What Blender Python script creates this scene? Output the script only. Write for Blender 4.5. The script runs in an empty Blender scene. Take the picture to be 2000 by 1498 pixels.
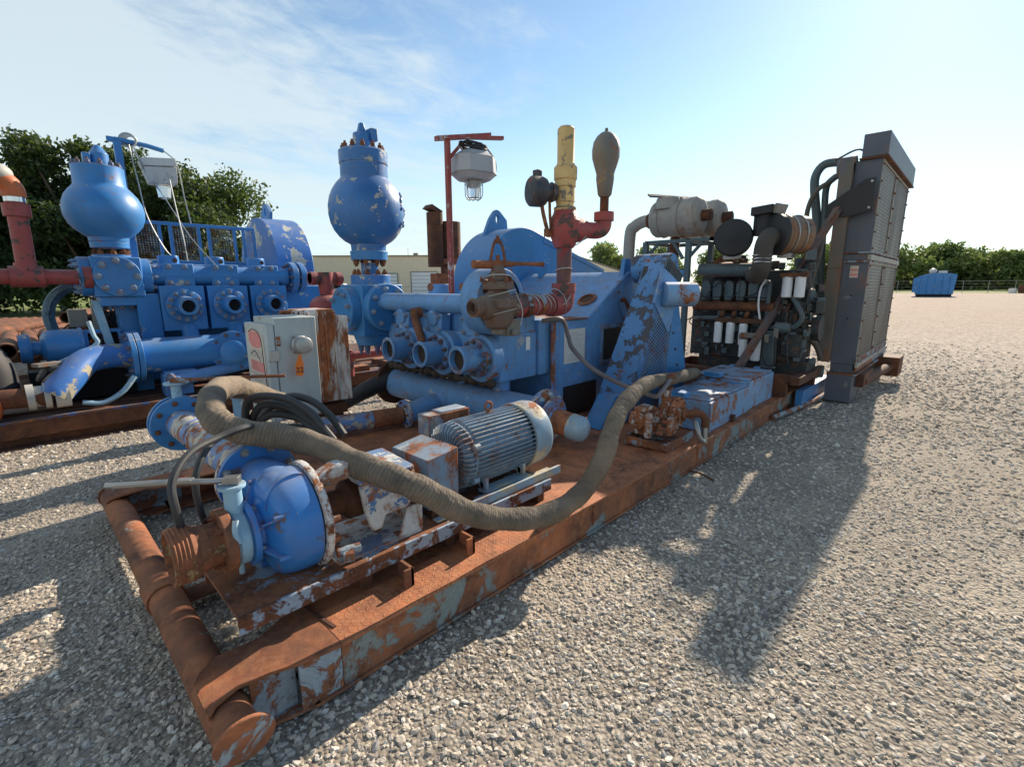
import bpy, bmesh, math, random
import numpy as np
from mathutils import Vector as V, Matrix
S = bpy.context.scene
C = S.collection
rad = math.radians
PI = math.pi
random.seed(4)

# ---------------------------------------------------------------- camera
PIT, ROLL, HEAD = 0.20056, 0.0049, 0.7686
fh = V((math.cos(HEAD), math.sin(HEAD), 0)); r0 = V((math.sin(HEAD), -math.cos(HEAD), 0)); UP = V((0, 0, 1))
fw = fh*math.cos(PIT)-UP*math.sin(PIT); d0 = -(fh*math.sin(PIT)+UP*math.cos(PIT))
rt = r0*math.cos(ROLL)+d0*math.sin(ROLL); dn = d0*math.cos(ROLL)-r0*math.sin(ROLL)
cd = bpy.data.cameras.new('camera'); cam = bpy.data.objects.new('camera', cd); C.objects.link(cam)
M3 = Matrix((rt, -dn, -fw)).transposed()
cam.matrix_world = Matrix.Translation((0, 0, 1.6)) @ M3.to_4x4()
cd.sensor_fit = 'HORIZONTAL'; cd.sensor_width = 36; cd.lens = 940/2000*36
cd.clip_start = 0.02; cd.clip_end = 3000
S.camera = cam

# ---------------------------------------------------------------- sky, sun, exposure
SUN_EL, SUN_AZ = rad(30.0), rad(5.8)          # azimuth counted from +X towards +Y
W = bpy.data.worlds.new('World'); S.world = W; W.use_nodes = True
nt = W.node_tree; N = nt.nodes; L = nt.links; N.clear()
out = N.new('ShaderNodeOutputWorld'); bg = N.new('ShaderNodeBackground')
sky = N.new('ShaderNodeTexSky'); sky.sky_type = 'NISHITA'; sky.sun_disc = False
sky.sun_elevation = SUN_EL; sky.sun_rotation = PI/2-SUN_AZ
sky.air_density = 1.0; sky.dust_density = 0.15; sky.ozone_density = 1.0; sky.altitude = 200
tc = N.new('ShaderNodeTexCoord')
sep = N.new('ShaderNodeSeparateXYZ'); L.new(tc.outputs['Generated'], sep.inputs[0])
def wmath(op, a, b=None, c=None, clamp=False):
    n = N.new('ShaderNodeMath'); n.operation = op; n.use_clamp = clamp
    for i, v in enumerate((a, b, c)):
        if v is None: continue
        if isinstance(v, (int, float)): n.inputs[i].default_value = v
        else: L.new(v, n.inputs[i])
    return n.outputs[0]
# clouds laid out on a flat layer high above: direction divided by its height
zz = wmath('MAXIMUM', sep.outputs[2], 0.03)
zz = wmath('ADD', zz, 0.10)
cx_ = wmath('DIVIDE', sep.outputs[0], zz); cy_ = wmath('DIVIDE', sep.outputs[1], zz)
cb = N.new('ShaderNodeCombineXYZ'); L.new(cx_, cb.inputs[0]); L.new(cy_, cb.inputs[1])
mp = N.new('ShaderNodeMapping'); mp.inputs['Rotation'].default_value = (0, 0, rad(-38)); mp.inputs['Scale'].default_value = (0.8, 1.25, 1); mp.inputs['Location'].default_value = (1.7, 0.4, 0)
L.new(cb.outputs[0], mp.inputs[0])
def wnoise(scale, detail, rough, dist=0, src=None, off=None):
    n = N.new('ShaderNodeTexNoise'); n.inputs['Scale'].default_value = scale; n.inputs['Detail'].default_value = detail
    n.inputs['Roughness'].default_value = rough; n.inputs['Distortion'].default_value = dist
    L.new(src or mp.outputs[0], n.inputs['Vector']); return n.outputs['Fac']
n1 = wnoise(0.9, 3, .5, .3); n2 = wnoise(4.5, 12, .66, .35)
# more cloud away from the sun (towards +Y), little near it
west = wmath('MULTIPLY_ADD', wmath('SUBTRACT', sep.outputs[1], sep.outputs[0]), 0.36, 0.0)
lowb = wmath('MULTIPLY', wmath('SUBTRACT', 0.35, sep.outputs[2], clamp=True), 0.25)
f = wmath('ADD', wmath('ADD', wmath('MULTIPLY', n1, 0.62), wmath('MULTIPLY', n2, 0.5)), wmath('ADD', west, lowb))
mr = N.new('ShaderNodeMapRange'); mr.interpolation_type = 'SMOOTHSTEP'
mr.inputs['From Min'].default_value = 0.55; mr.inputs['From Max'].default_value = 0.84; mr.inputs['To Max'].default_value = 0.8
L.new(f, mr.inputs['Value'])
# white band of thin haze at the horizon
hz = N.new('ShaderNodeMapRange'); hz.interpolation_type = 'SMOOTHSTEP'
hz.inputs['From Min'].default_value = 0.34; hz.inputs['From Max'].default_value = -0.02; hz.inputs['To Max'].default_value = 0.7
L.new(sep.outputs[2], hz.inputs['Value'])
mx = N.new('ShaderNodeMix'); mx.data_type = 'RGBA'
L.new(mr.outputs[0], mx.inputs['Factor']); L.new(sky.outputs[0], mx.inputs[6]); mx.inputs[7].default_value = (4.7, 5.05, 5.5, 1)
mx2 = N.new('ShaderNodeMix'); mx2.data_type = 'RGBA'
L.new(hz.outputs[0], mx2.inputs['Factor']); L.new(mx.outputs[2], mx2.inputs[6]); mx2.inputs[7].default_value = (4.9, 5.4, 5.7, 1)
tn = N.new('ShaderNodeMix'); tn.data_type = 'RGBA'; tn.blend_type = 'MULTIPLY'; tn.inputs[0].default_value = 1; tn.inputs[7].default_value = (.95, 1.015, .98, 1)
L.new(mx2.outputs[2], tn.inputs[6]); L.new(tn.outputs[2], bg.inputs[0]); bg.inputs[1].default_value = 0.106
L.new(bg.outputs[0], out.inputs[0])
sd = V((math.cos(SUN_EL)*math.cos(SUN_AZ), math.cos(SUN_EL)*math.sin(SUN_AZ), math.sin(SUN_EL)))
sl = bpy.data.lights.new('sun', 'SUN'); sl.energy = 5.0; sl.angle = rad(.55); sl.color = (1, .87, .70)
so = bpy.data.objects.new('sun', sl); C.objects.link(so); so.rotation_euler = sd.to_track_quat('Z', 'Y').to_euler(); so.location = (30, 3, 20)
S.view_settings.view_transform = 'Standard'; S.view_settings.look = 'None'; S.view_settings.gamma = 1
S.view_settings.exposure = 0.70
S.render.engine = 'CYCLES'
S.cycles.max_bounces = 6

# ---------------------------------------------------------------- materials
class NG:
    def __init__(s, name):
        s.m = bpy.data.materials.new(name); s.m.use_nodes = True; s.nt = s.m.node_tree; s.n = s.nt.nodes; s.l = s.nt.links
        s.p = s.n['Principled BSDF']; s.pos = s.n.new('ShaderNodeNewGeometry').outputs['Position']
    def set(s, inp, v):
        if hasattr(v, 'links') or isinstance(v, bpy.types.NodeSocket): s.l.new(v, inp)
        elif isinstance(v, (tuple, list)) and len(v) == 3 and inp.type == 'RGBA': inp.default_value = (*v, 1)
        else: inp.default_value = v
    def math(s, op, a, b=None, c=None, clamp=False):
        n = s.n.new('ShaderNodeMath'); n.operation = op; n.use_clamp = clamp
        for i, v in enumerate((a, b, c)):
            if v is not None: s.set(n.inputs[i], v)
        return n.outputs[0]
    def noise(s, scale, detail=6, rough=.6, dist=0, vec=None):
        n = s.n.new('ShaderNodeTexNoise'); n.inputs['Scale'].default_value = scale; n.inputs['Detail'].default_value = detail
        n.inputs['Roughness'].default_value = rough; n.inputs['Distortion'].default_value = dist
        s.l.new(vec or s.pos, n.inputs['Vector']); return n.outputs['Fac']
    def map(s, scale=(1, 1, 1), loc=(0, 0, 0), rot=(0, 0, 0), vec=None):
        n = s.n.new('ShaderNodeMapping'); n.inputs['Scale'].default_value = scale; n.inputs['Location'].default_value = loc
        n.inputs['Rotation'].default_value = rot; s.l.new(vec or s.pos, n.inputs[0]); return n.outputs[0]
    def ramp(s, v, a, b, ta=0, tb=1):
        n = s.n.new('ShaderNodeMapRange'); n.inputs['From Min'].default_value = a; n.inputs['From Max'].default_value = b
        n.inputs['To Min'].default_value = ta; n.inputs['To Max'].default_value = tb
        s.l.new(v, n.inputs[0]); return n.outputs[0]
    def mix(s, f, a, b):
        n = s.n.new('ShaderNodeMix'); n.data_type = 'RGBA'; s.set(n.inputs[0], f); s.set(n.inputs[6], a); s.set(n.inputs[7], b); return n.outputs[2]
    def voro(s, scale, feature='F1', vec=None, out='Distance', rnd=1):
        n = s.n.new('ShaderNodeTexVoronoi'); n.feature = feature; n.inputs['Scale'].default_value = scale; n.inputs['Randomness'].default_value = rnd
        s.l.new(vec or s.pos, n.inputs['Vector']); return n.outputs[out]
    def bump(s, h, strength=.3, dist=.01):
        n = s.n.new('ShaderNodeBump'); n.inputs['Strength'].default_value = strength; n.inputs['Distance'].default_value = dist
        s.l.new(h, n.inputs['Height']); s.l.new(n.outputs[0], s.p.inputs['Normal'])
    def done(s, col=None, rough=None, metal=None):
        if col is not None: s.set(s.p.inputs['Base Color'], col)
        if rough is not None: s.set(s.p.inputs['Roughness'], rough)
        if metal is not None: s.set(s.p.inputs['Metallic'], metal)
        return s.m

def rustcol(g, seed=0, dark=1.0, scale=7):
    v = g.map(loc=(seed, seed*.7, 0))
    a = g.noise(scale, 8, .7, .4, v); b = g.noise(scale*7, 5, .7, 0, v)
    c1 = g.mix(g.ramp(a, .35, .65), (.085*dark, .03*dark, .016*dark), (.43*dark, .140*dark, .052*dark))
    return g.mix(g.ramp(b, .45, .8), c1, (.36*dark, .16*dark, .07*dark))

def paint(name, base, chip=None, chipamt=.0, rust=.0, seed=0., scale=5, rough=.45, rdark=1.0, dirt=.25, streak=0., chipscale=None, vary=.14):
    """weathered paint: base coat, patches of a chip colour where it flaked, then rust with its own relief"""
    g = NG(name); v = g.map(loc=(seed*3.1, seed*1.7, seed))
    big = g.noise(1.7, 4, .55, 0, v); fine = g.noise(34, 5, .65, 0, v)
    ge = g.n.new('ShaderNodeNewGeometry'); bv = g.n.new('ShaderNodeBevel'); bv.samples = 3; bv.inputs['Radius'].default_value = .016
    dt = g.n.new('ShaderNodeVectorMath'); dt.operation = 'DOT_PRODUCT'; g.l.new(ge.outputs['Normal'], dt.inputs[0]); g.l.new(bv.outputs[0], dt.inputs[1])
    edge = g.ramp(dt.outputs['Value'], .985, .80, 0, .10)
    ns = g.n.new('ShaderNodeSeparateXYZ'); g.l.new(ge.outputs['Normal'], ns.inputs[0])
    col = g.mix(g.ramp(big, .3, .7), tuple(c*(1-vary) for c in base), tuple(min(1, c*(1+vary)) for c in base))
    col = g.mix(g.ramp(g.noise(9, 8, .7, 0, v), .48, .80, 0, dirt), col, (.12, .10, .085))
    st = g.noise(7, 6, .6, 0, g.map(scale=(3, 3, .22), loc=(seed, 0, 0)))
    col = g.mix(g.ramp(st, .52, .72, 0, .22+dirt*.3), col, tuple(c*.45+.03 for c in base))
    dustm = g.math('MULTIPLY', g.ramp(ns.outputs[2], .45, .98, 0, 1), g.ramp(g.noise(5, 7, .65, 0, v), .35, .65, .12, .55))
    col = g.mix(dustm, col, (.30, .27, .23))
    rg = g.math('ADD', g.ramp(fine, .2, .8, rough-.08, rough+.10), g.math('MULTIPLY', dustm, .45))
    hgt = g.math('MULTIPLY', fine, .10)
    if chip and chipamt > 0:
        cs = chipscale or scale
        n = g.math('ADD', g.math('MULTIPLY', g.noise(cs, 9, .66, .25, v), .8), g.math('MULTIPLY', g.noise(cs*.35, 2, .5, 0, v), .2))
        t = .64-.17*chipamt
        n = g.math('ADD', n, edge)
        k = g.ramp(n, t, t+.012)
        col = g.mix(k, col, g.mix(g.ramp(fine, .3, .7), tuple(c*.82 for c in chip), chip))
        rg = g.math('ADD', rg, g.math('MULTIPLY', k, .2)); hgt = g.math('SUBTRACT', hgt, g.math('MULTIPLY', k, .7))
    if rust > 0:
        v2 = g.map(scale=(1, 1, 1-.75*streak), loc=(seed*5+3, 2.2, seed*2))
        n = g.math('ADD', g.math('MULTIPLY', g.noise(scale*1.25, 10, .68, .2, v2), .78), g.math('MULTIPLY', g.noise(scale*.3, 2, .5, 0, v2), .22))
        t = .66-.20*rust
        n = g.math('ADD', n, g.math('MULTIPLY', edge, .9))
        k = g.ramp(n, t, t+.03)
        halo = g.ramp(n, t-.06, t, 0, .45)
        col = g.mix(halo, col, (.22, .10, .05)); col = g.mix(k, col, rustcol(g, seed, rdark))
        rg = g.math('ADD', rg, g.math('MULTIPLY', k, .4), clamp=True); hgt = g.math('SUBTRACT', hgt, g.math('MULTIPLY', k, .6))
    g.bump(hgt, .55, .004)
    return g.done(col, rg)

def rusty(name, paintcol=None, amt=.0, seed=0., dark=1.0, scale=6, relief=.006):
    """bare rusted steel with remains of paint"""
    g = NG(name); v = g.map(loc=(seed*2.3, seed, seed*1.3))
    col = rustcol(g, seed, dark, scale)
    pit = g.noise(60, 6, .7, 0, v); n5 = g.noise(18, 8, .7, 0, v)
    col = g.mix(g.ramp(g.noise(3.3, 6, .65, .4, v), .42, .66, 0, .8), col, (.14*dark, .06*dark, .035*dark))
    h = g.math('ADD', g.math('MULTIPLY', pit, .4), g.math('MULTIPLY', n5, .6))
    if paintcol:
        n = g.noise(scale*.8, 10, .7, .4, v); t = .66-.2*amt; k = g.ramp(n, t, t+.035)
        col = g.mix(k, col, g.mix(g.ramp(pit, .3, .7), paintcol, tuple(c*.7 for c in paintcol)))
        h = g.math('ADD', h, g.math('MULTIPLY', k, .5))
    g.bump(h, .7, relief)
    return g.done(col, .82)

def plain(name, col, rough=.6, metal=0., nb=.2, ns=30, var=.18, emis=None):
    g = NG(name); n = g.noise(ns, 6, .65); b = g.noise(3, 5, .6)
    c = g.mix(g.ramp(b, .3, .7), tuple(x*(1-var) for x in col), tuple(min(1, x*(1+var)) for x in col))
    c = g.mix(g.ramp(n, .5, .85, 0, .3), c, tuple(x*.55 for x in col))
    g.bump(n, nb, .004)
    return g.done(c, rough, metal)

BL = (.050, .185, .50)
M = {}
M['blue'] = paint('blue_paint', (.046, .225, .50), (.40, .42, .44), .08, .06, 1, 6, .40)
M['bluev'] = paint('volute_blue', (.030, .18, .50), (.16, .13, .12), .10, .20, 2, 7, .33, dirt=.1)
M['bluec'] = paint('chipped_blue', (.036, .165, .42), (.50, .48, .40), .35, .08, 7, 5, .38, chipscale=7.5)
M['bluel'] = paint('hazed_blue', (.115, .29, .56), (.36, .42, .48), .16, .20, 4, 7, .50, dirt=.5)  # lighter blue: haze over the pump is put into the base colour
M['blueo'] = paint('oily_blue', (.11, .25, .45), (.10, .08, .06), .6, .42, 44, 9, .5, dirt=.75)
M['blueg'] = paint('guard_blue', (.070, .23, .48), (.075, .075, .09), .78, .16, 5, 8, .45, chipscale=7.0)
M['blues'] = paint('left_unit_blue', (.036, .205, .50), (.48, .47, .41), .10, .03, 9, 4, .42)
M['bluespec'] = paint('speckled_blue', (.13, .25, .50), (.55, .50, .42), .72, .62, 6, 9, .5)
M['bluew'] = paint('pump_frame_paint', (.05, .18, .40), (.55, .56, .55), 1.0, .60, 11, 7, .5)
M['lblue'] = paint('light_blue_paint', (.28, .47, .60), (.55, .6, .6), .2, .18, 12, 8, .5)
M['white_rust'] = paint('white_rust', (.62, .60, .57), (.33, .22, .15), .3, .80, 13, 7, .5, streak=.93)
M['wrust2'] = paint('white_rust_pump', (.58, .56, .53), (.35, .42, .5), .3, .92, 14, 12, .5)
M['ringw'] = paint('white_ring', (.60, .60, .58), (.3, .25, .2), .3, .62, 15, 22, .5)
M['cab'] = paint('cabinet_grey', (.42, .47, .46), (.3, .2, .15), .02, .05, 16, 6, .42, dirt=.15)
M['motor'] = paint('motor_grey_blue', (.22, .31, .40), (.40, .39, .35), .3, .22, 17, 9, .42)
M['motorcap'] = paint('motor_cap', (.27, .38, .47), (.50, .45, .33), .5, .26, 18, 5, .38)
M['boxrust'] = paint('guard_box_paint', (.17, .28, .40), (.35, .40, .42), .3, .70, 19, 4, .5, streak=.3)
M['hatch'] = paint('hatch_box_blue', (.19, .35, .56), (.10, .045, .03), .15, .62, 20, 4, .42)
M['red'] = paint('red_paint', (.32, .055, .05), (.10, .07, .06), .45, .30, 21, 9, .5, rdark=.5)
M['redp'] = paint('faded_red', (.33, .06, .05), (.5, .45, .42), .4, .25, 22, 9, .6)
M['yellow'] = paint('yellow_paint', (.66, .45, .17), (.24, .20, .15), .42, .15, 23, 10, .5)
M['orange'] = paint('orange_paint', (.50, .12, .03), (.3, .3, .3), .1, .3, 24, 8, .5)
M['engb'] = paint('engine_block_dark', (.022, .030, .033), (.05, .06, .06), .4, .35, 45, 9, .55, rdark=.4, dirt=.3)
M['dkblue'] = paint('engine_green', (.065, .10, .112), (.16, .19, .19), .2, .12, 25, 10, .5, rdark=.5)
M['rgrey'] = paint('radiator_grey', (.085, .098, .125), (.2, .2, .2), .1, .16, 26, 3, .5, dirt=.5)
M['rusttank'] = paint('radiator_tank', (.125, .118, .098), (.13, .13, .14), .5, .60, 27, 2.4, .55, streak=.75, dirt=.6)
M['muff'] = paint('muffler_grey', (.30, .275, .235), (.20, .18, .15), .35, .10, 28, 3, .55, dirt=.4)
M['pvc'] = plain('weathered_pvc', (.42, .40, .36), .6)
M['pear'] = paint('grey_pear', (.16, .15, .13), (.3, .22, .12), .3, .3, 29, 7, .5)
M['rust'] = rusty('rust', None, 0, 1)
M['rustbeam'] = rusty('rust_beam', (.27, .30, .28), .66, 2, 1.15, 3.2)
M['rustpipe'] = rusty('rust_pipe', (.32, .36, .36), .0, 5, .92, 3.5)
M['rustcap'] = rusty('rust_cap', (.34, .40, .45), .82, 4, 1.1, 8)
M['rustbase'] = rusty('rust_base', (.30, .37, .43), .72, 3, .85, 5)
M['rustedge'] = rusty('rust_edge', (.33, .41, .50), .80, 33, .6, 11)
M['rustflake'] = rusty('rust_flake', (.42, .29, .14), .30, 6, .95, 11, .010)
M['rustvalve'] = paint('rust_valve', (.15, .10, .075), (.34, .28, .21), .35, .42, 16, 12, .7, rdark=.75, dirt=.5)
M['rustdk'] = rusty('rust_dark', None, 0, 7, .45)
M['rustred'] = rusty('rust_red_pipe', None, 0, 8, .62, 3)
M['crust'] = plain('greasy_dirt', (.06, .045, .033), .9)
M['deckdk'] = rusty('dark_deck', (.16, .12, .1), .5, 9, .42, 2)
M['black'] = plain('black_rubber', (.022, .022, .024), .65)
M['dark'] = plain('dark_void', (.012, .012, .013), .9)
M['filt'] = plain('white_filter', (.68, .69, .69), .35, 0, .02, 30, .05)
M['steel'] = plain('steel', (.36, .35, .33), .42, .8, .1)
M['bolt'] = paint('bolt_paint', (.06, .17, .38), (.15, .13, .11), .6, .45, 31, 25, .5, rdark=.6)
M['boltb'] = paint('bolt_bright', (.17, .30, .47), (.3, .3, .3), .4, .25, 32, 25, .4)
M['boltr'] = rusty('bolt_rust', None, 0, 11, .7)
M['hosesm'] = plain('small_hose', (.16, .135, .13), .6)
M['cable'] = plain('cable_rubber', (.035, .035, .036), .6)
M['chrome'] = plain('bright_clamp', (.7, .7, .7), .25, 1, .05, 20, .05)
M['tagw'] = plain('paper', (.62, .60, .56), .7, 0, .05, 20, .06)
M['ink'] = plain('ink', (.03, .03, .03), .7, 0, 0)
M['inkg'] = plain('grey_ink', (.30, .30, .32), .7, 0, 0)
M['orangetag'] = plain('orange_tag', (.85, .20, .02), .5, 0, 0, 20, .05)
M['stick'] = plain('sticker_red', (.62, .22, .20), .6, 0, .05, 40, .3)
M['stickw'] = plain('sticker_cream', (.60, .52, .43), .6, 0, .05, 40, .12)
M['bead'] = plain('galvanised', (.42, .42, .40), .45, .6)
def glassm():
    g = NG('lamp_glass'); g.p.inputs['Transmission Weight'].default_value = .8; g.p.inputs['Alpha'].default_value = 1
    return g.done((.8, .85, .85), .12)
M['glass'] = glassm()
def hosem():
    g = NG('wrapped_hose'); uv = g.n.new('ShaderNodeUVMap').outputs[0]
    sp = g.n.new('ShaderNodeSeparateXYZ'); g.l.new(uv, sp.inputs[0])
    wob = g.noise(3.2, 4, .6)
    t = g.math('ADD', g.math('MULTIPLY', sp.outputs[1], 62), g.math('ADD', sp.outputs[0], g.math('MULTIPLY', wob, 6)))
    fr = g.math('FRACT', t)
    saw = g.math('POWER', fr, .5)
    t2 = g.math('FRACT', g.math('ADD', g.math('MULTIPLY', sp.outputs[1], 7.7), g.math('ADD', sp.outputs[0], g.math('MULTIPLY', wob, 3))))
    c = g.mix(g.ramp(g.noise(4, 6, .65), .32, .68), (.080, .066, .052), (.245, .185, .128))
    c = g.mix(g.ramp(fr, 0, .22, .6, 0), c, (.035, .032, .028))
    c = g.mix(g.ramp(g.noise(28, 6, .75), .5, .8, 0, .6), c, (.20, .165, .12))
    h = g.math('ADD', g.math('MULTIPLY', saw, .7), g.math('ADD', g.math('MULTIPLY', t2, .9), g.math('MULTIPLY', g.noise(26, 5, .7), .5)))
    g.bump(h, 1.0, .011)
    return g.done(c, .85)
M['hose'] = hosem()
def deckm():
    g = NG('diamond_plate')
    sp = g.n.new('ShaderNodeSeparateXYZ'); g.l.new(g.map(scale=(34, 34, 34)), sp.inputs[0])
    fx = g.math('SUBTRACT', g.math('FRACT', sp.outputs[0]), .5); fy = g.math('SUBTRACT', g.math('FRACT', sp.outputs[1]), .5)
    par = g.math('MODULO', g.math('ADD', g.math('FLOOR', sp.outputs[0]), g.math('FLOOR', sp.outputs[1])), 2)
    par = g.math('ABSOLUTE', par)
    sg = g.math('MULTIPLY_ADD', par, 2, -1)
    a = g.math('ADD', fx, g.math('MULTIPLY', fy, sg)); b = g.math('SUBTRACT', fx, g.math('MULTIPLY', fy, sg))
    d = g.math('ADD', g.math('POWER', g.math('MULTIPLY', a, 1.35), 2), g.math('POWER', g.math('MULTIPLY', b, 4.6), 2))
    k = g.ramp(d, .75, .35)
    c = g.mix(g.ramp(k, 0, 1, 0, .55), rustcol(g, 3, 1.35, 4), (.56, .25, .12))
    c = g.mix(g.ramp(g.noise(2, 6, .6), .5, .75, 0, .6), c, (.17, .07, .04))
    g.bump(g.math('ADD', g.math('MULTIPLY', k, 1), g.math('MULTIPLY', g.noise(50, 5, .7), .25)), 1.0, .006)
    return g.done(c, .75)
M['deck'] = deckm()
def grillem():
    g = NG('radiator_core')
    sp = g.n.new('ShaderNodeSeparateXYZ'); g.l.new(g.pos, sp.inputs[0])
    w = g.math('SINE', g.math('MULTIPLY', sp.outputs[2], 150)); w2 = g.math('SINE', g.math('MULTIPLY', sp.outputs[0], 160))
    h = g.math('MAXIMUM', w, w2)
    c = g.mix(g.ramp(g.noise(1.3, 5, .6, .5, g.map(scale=(1, 1, .35))), .35, .62), (.24, .235, .205), (.085, .055, .04))
    c = g.mix(g.ramp(h, .2, .8, .62, 0), c, (.03, .028, .025))
    g.bump(h, .5, .004); return g.done(c, .6)
M['grille'] = grillem()
def leafm(name, c1, c2):
    g = NG(name); oi = g.n.new('ShaderNodeAttribute'); oi.attribute_name = 'tint'
    c = g.mix(oi.outputs['Fac'], c1, c2)
    tr = g.n.new('ShaderNodeBsdfTranslucent'); g.set(tr.inputs[0], g.mix(.5, c, (.16, .22, .03)))
    ms = g.n.new('ShaderNodeMixShader'); ms.inputs[0].default_value = .35
    o = g.n['Material Output']; g.l.new(g.p.outputs[0], ms.inputs[1]); g.l.new(tr.outputs[0], ms.inputs[2]); g.l.new(ms.outputs[0], o.inputs[0])
    return g.done(c, .6)
M['leafd'] = leafm('leaf_dark', (.018, .045, .012), (.075, .125, .03))
M['leafl'] = leafm('leaf_light', (.09, .14, .04), (.32, .38, .12))  # paler greens: backlight and distance haze are put into the leaf colour
M['bark'] = plain('bark', (.10, .075, .055), .9, 0, .6)
M['wall'] = plain('cream_wall', (.76, .68, .50), .8, 0, .05, 5, .05)
M['door'] = plain('pale_door', (.74, .78, .80), .6, 0, .05, 5, .05)
M['dirtyw'] = plain('vehicle_white', (.6, .6, .6), .4, 0, .02)
M['post'] = plain('fence_grey', (.25, .25, .24), .6)
def groundm():
    g = NG('gravel_ground'); sp = g.n.new('ShaderNodeSeparateXYZ'); g.l.new(g.pos, sp.inputs[0])
    vw = g.map(scale=(1, 1, 1))
    vd = g.n.new('ShaderNodeVectorMath'); vd.operation = 'LENGTH'; g.l.new(g.pos, vd.inputs[0]); dist = vd.outputs['Value']
    cell = g.voro(55, out='Color'); d1 = g.voro(55)
    cell2 = g.voro(14, out='Color'); d2 = g.voro(14)
    s1 = g.n.new('ShaderNodeSeparateColor'); g.l.new(cell, s1.inputs[0])
    s2 = g.n.new('ShaderNodeSeparateColor'); g.l.new(cell2, s2.inputs[0])
    c = g.mix(s1.outputs[0], (.15, .12, .095), (.44, .38, .30))
    c = g.mix(g.ramp(d1, .25, .6, 0, .5), c, (.12, .095, .075))  # dark fines at cell borders, with shade between stones put into the colour
    c = g.mix(g.math('MULTIPLY', g.ramp(g.noise(1.1, 5, .6), .48, .62), g.ramp(dist, 9, 3, 0, .7)), c, (.40, .33, .25))
    cf = g.mix(g.ramp(s2.outputs[0], .15, .85), (.17, .13, .10), (.56, .47, .38))
    cf = g.mix(g.ramp(g.noise(3.1, 8, .75), .42, .62, 0, .6), cf, (.20, .145, .105))
    far = g.ramp(dist, 5, 16)
    c = g.mix(far, c, cf)
    big = g.noise(.13, 6, .6, .8); mid = g.noise(.9, 5, .6)
    c = g.mix(g.ramp(mid, .4, .7, 0, .35), c, (.44, .39, .32))
    c = g.mix(g.math('MULTIPLY', g.ramp(big, .32, .50), g.ramp(dist, 9, 34, 0, .7), clamp=True), c, g.mix(g.ramp(g.noise(2.0, 8, .8), .35, .65), (.24, .16, .115), (.44, .33, .25)))
    h = g.math('SUBTRACT', 1, d1); h2 = g.math('SUBTRACT', 1, d2)
    b = g.math('ADD', g.math('MULTIPLY', h, .35), g.math('MULTIPLY', h2, .8))
    b = g.math('ADD', g.math('MULTIPLY', h, .5), g.math('MULTIPLY', h2, g.ramp(dist, 5, 14, .12, .9)))
    g.bump(b, .9, .022)
    return g.done(c, .95)
M['ground'] = groundm()
def stonem():
    g = NG('stone'); oi = g.n.new('ShaderNodeObjectInfo').outputs['Random']
    n = g.noise(90, 5, .7)
    cr = g.n.new('ShaderNodeValToRGB'); cr.color_ramp.interpolation = 'LINEAR'
    e = cr.color_ramp.elements; e[0].position = 0; e[0].color = (.17, .145, .125, 1); e[1].position = 1; e[1].color = (.78, .71, .60, 1)
    for p, c in ((.25, (.40, .35, .29)), (.5, (.56, .485, .39)), (.7, (.64, .54, .42)), (.85, (.42, .385, .35))):
        x = e.new(p); x.color = (*c, 1)
    g.l.new(oi, cr.inputs[0])
    c = g.mix(g.ramp(n, .35, .75, 0, .4), cr.outputs[0], (.16, .14, .12))
    g.bump(n, .4, .002)
    return g.done(c, .9)
M['stone'] = stonem()
def grassm():
    g = NG('grass_field'); c = g.mix(g.ramp(g.noise(.4, 8, .7), .35, .65), (.10, .16, .03), (.24, .27, .07))
    c = g.mix(g.ramp(g.noise(.07, 4, .6), .5, .65, 0, .5), c, (.33, .30, .14))
    g.bump(g.noise(6, 6, .8), 1, .15); return g.done(c, .95)
M['grass'] = grassm()

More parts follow.
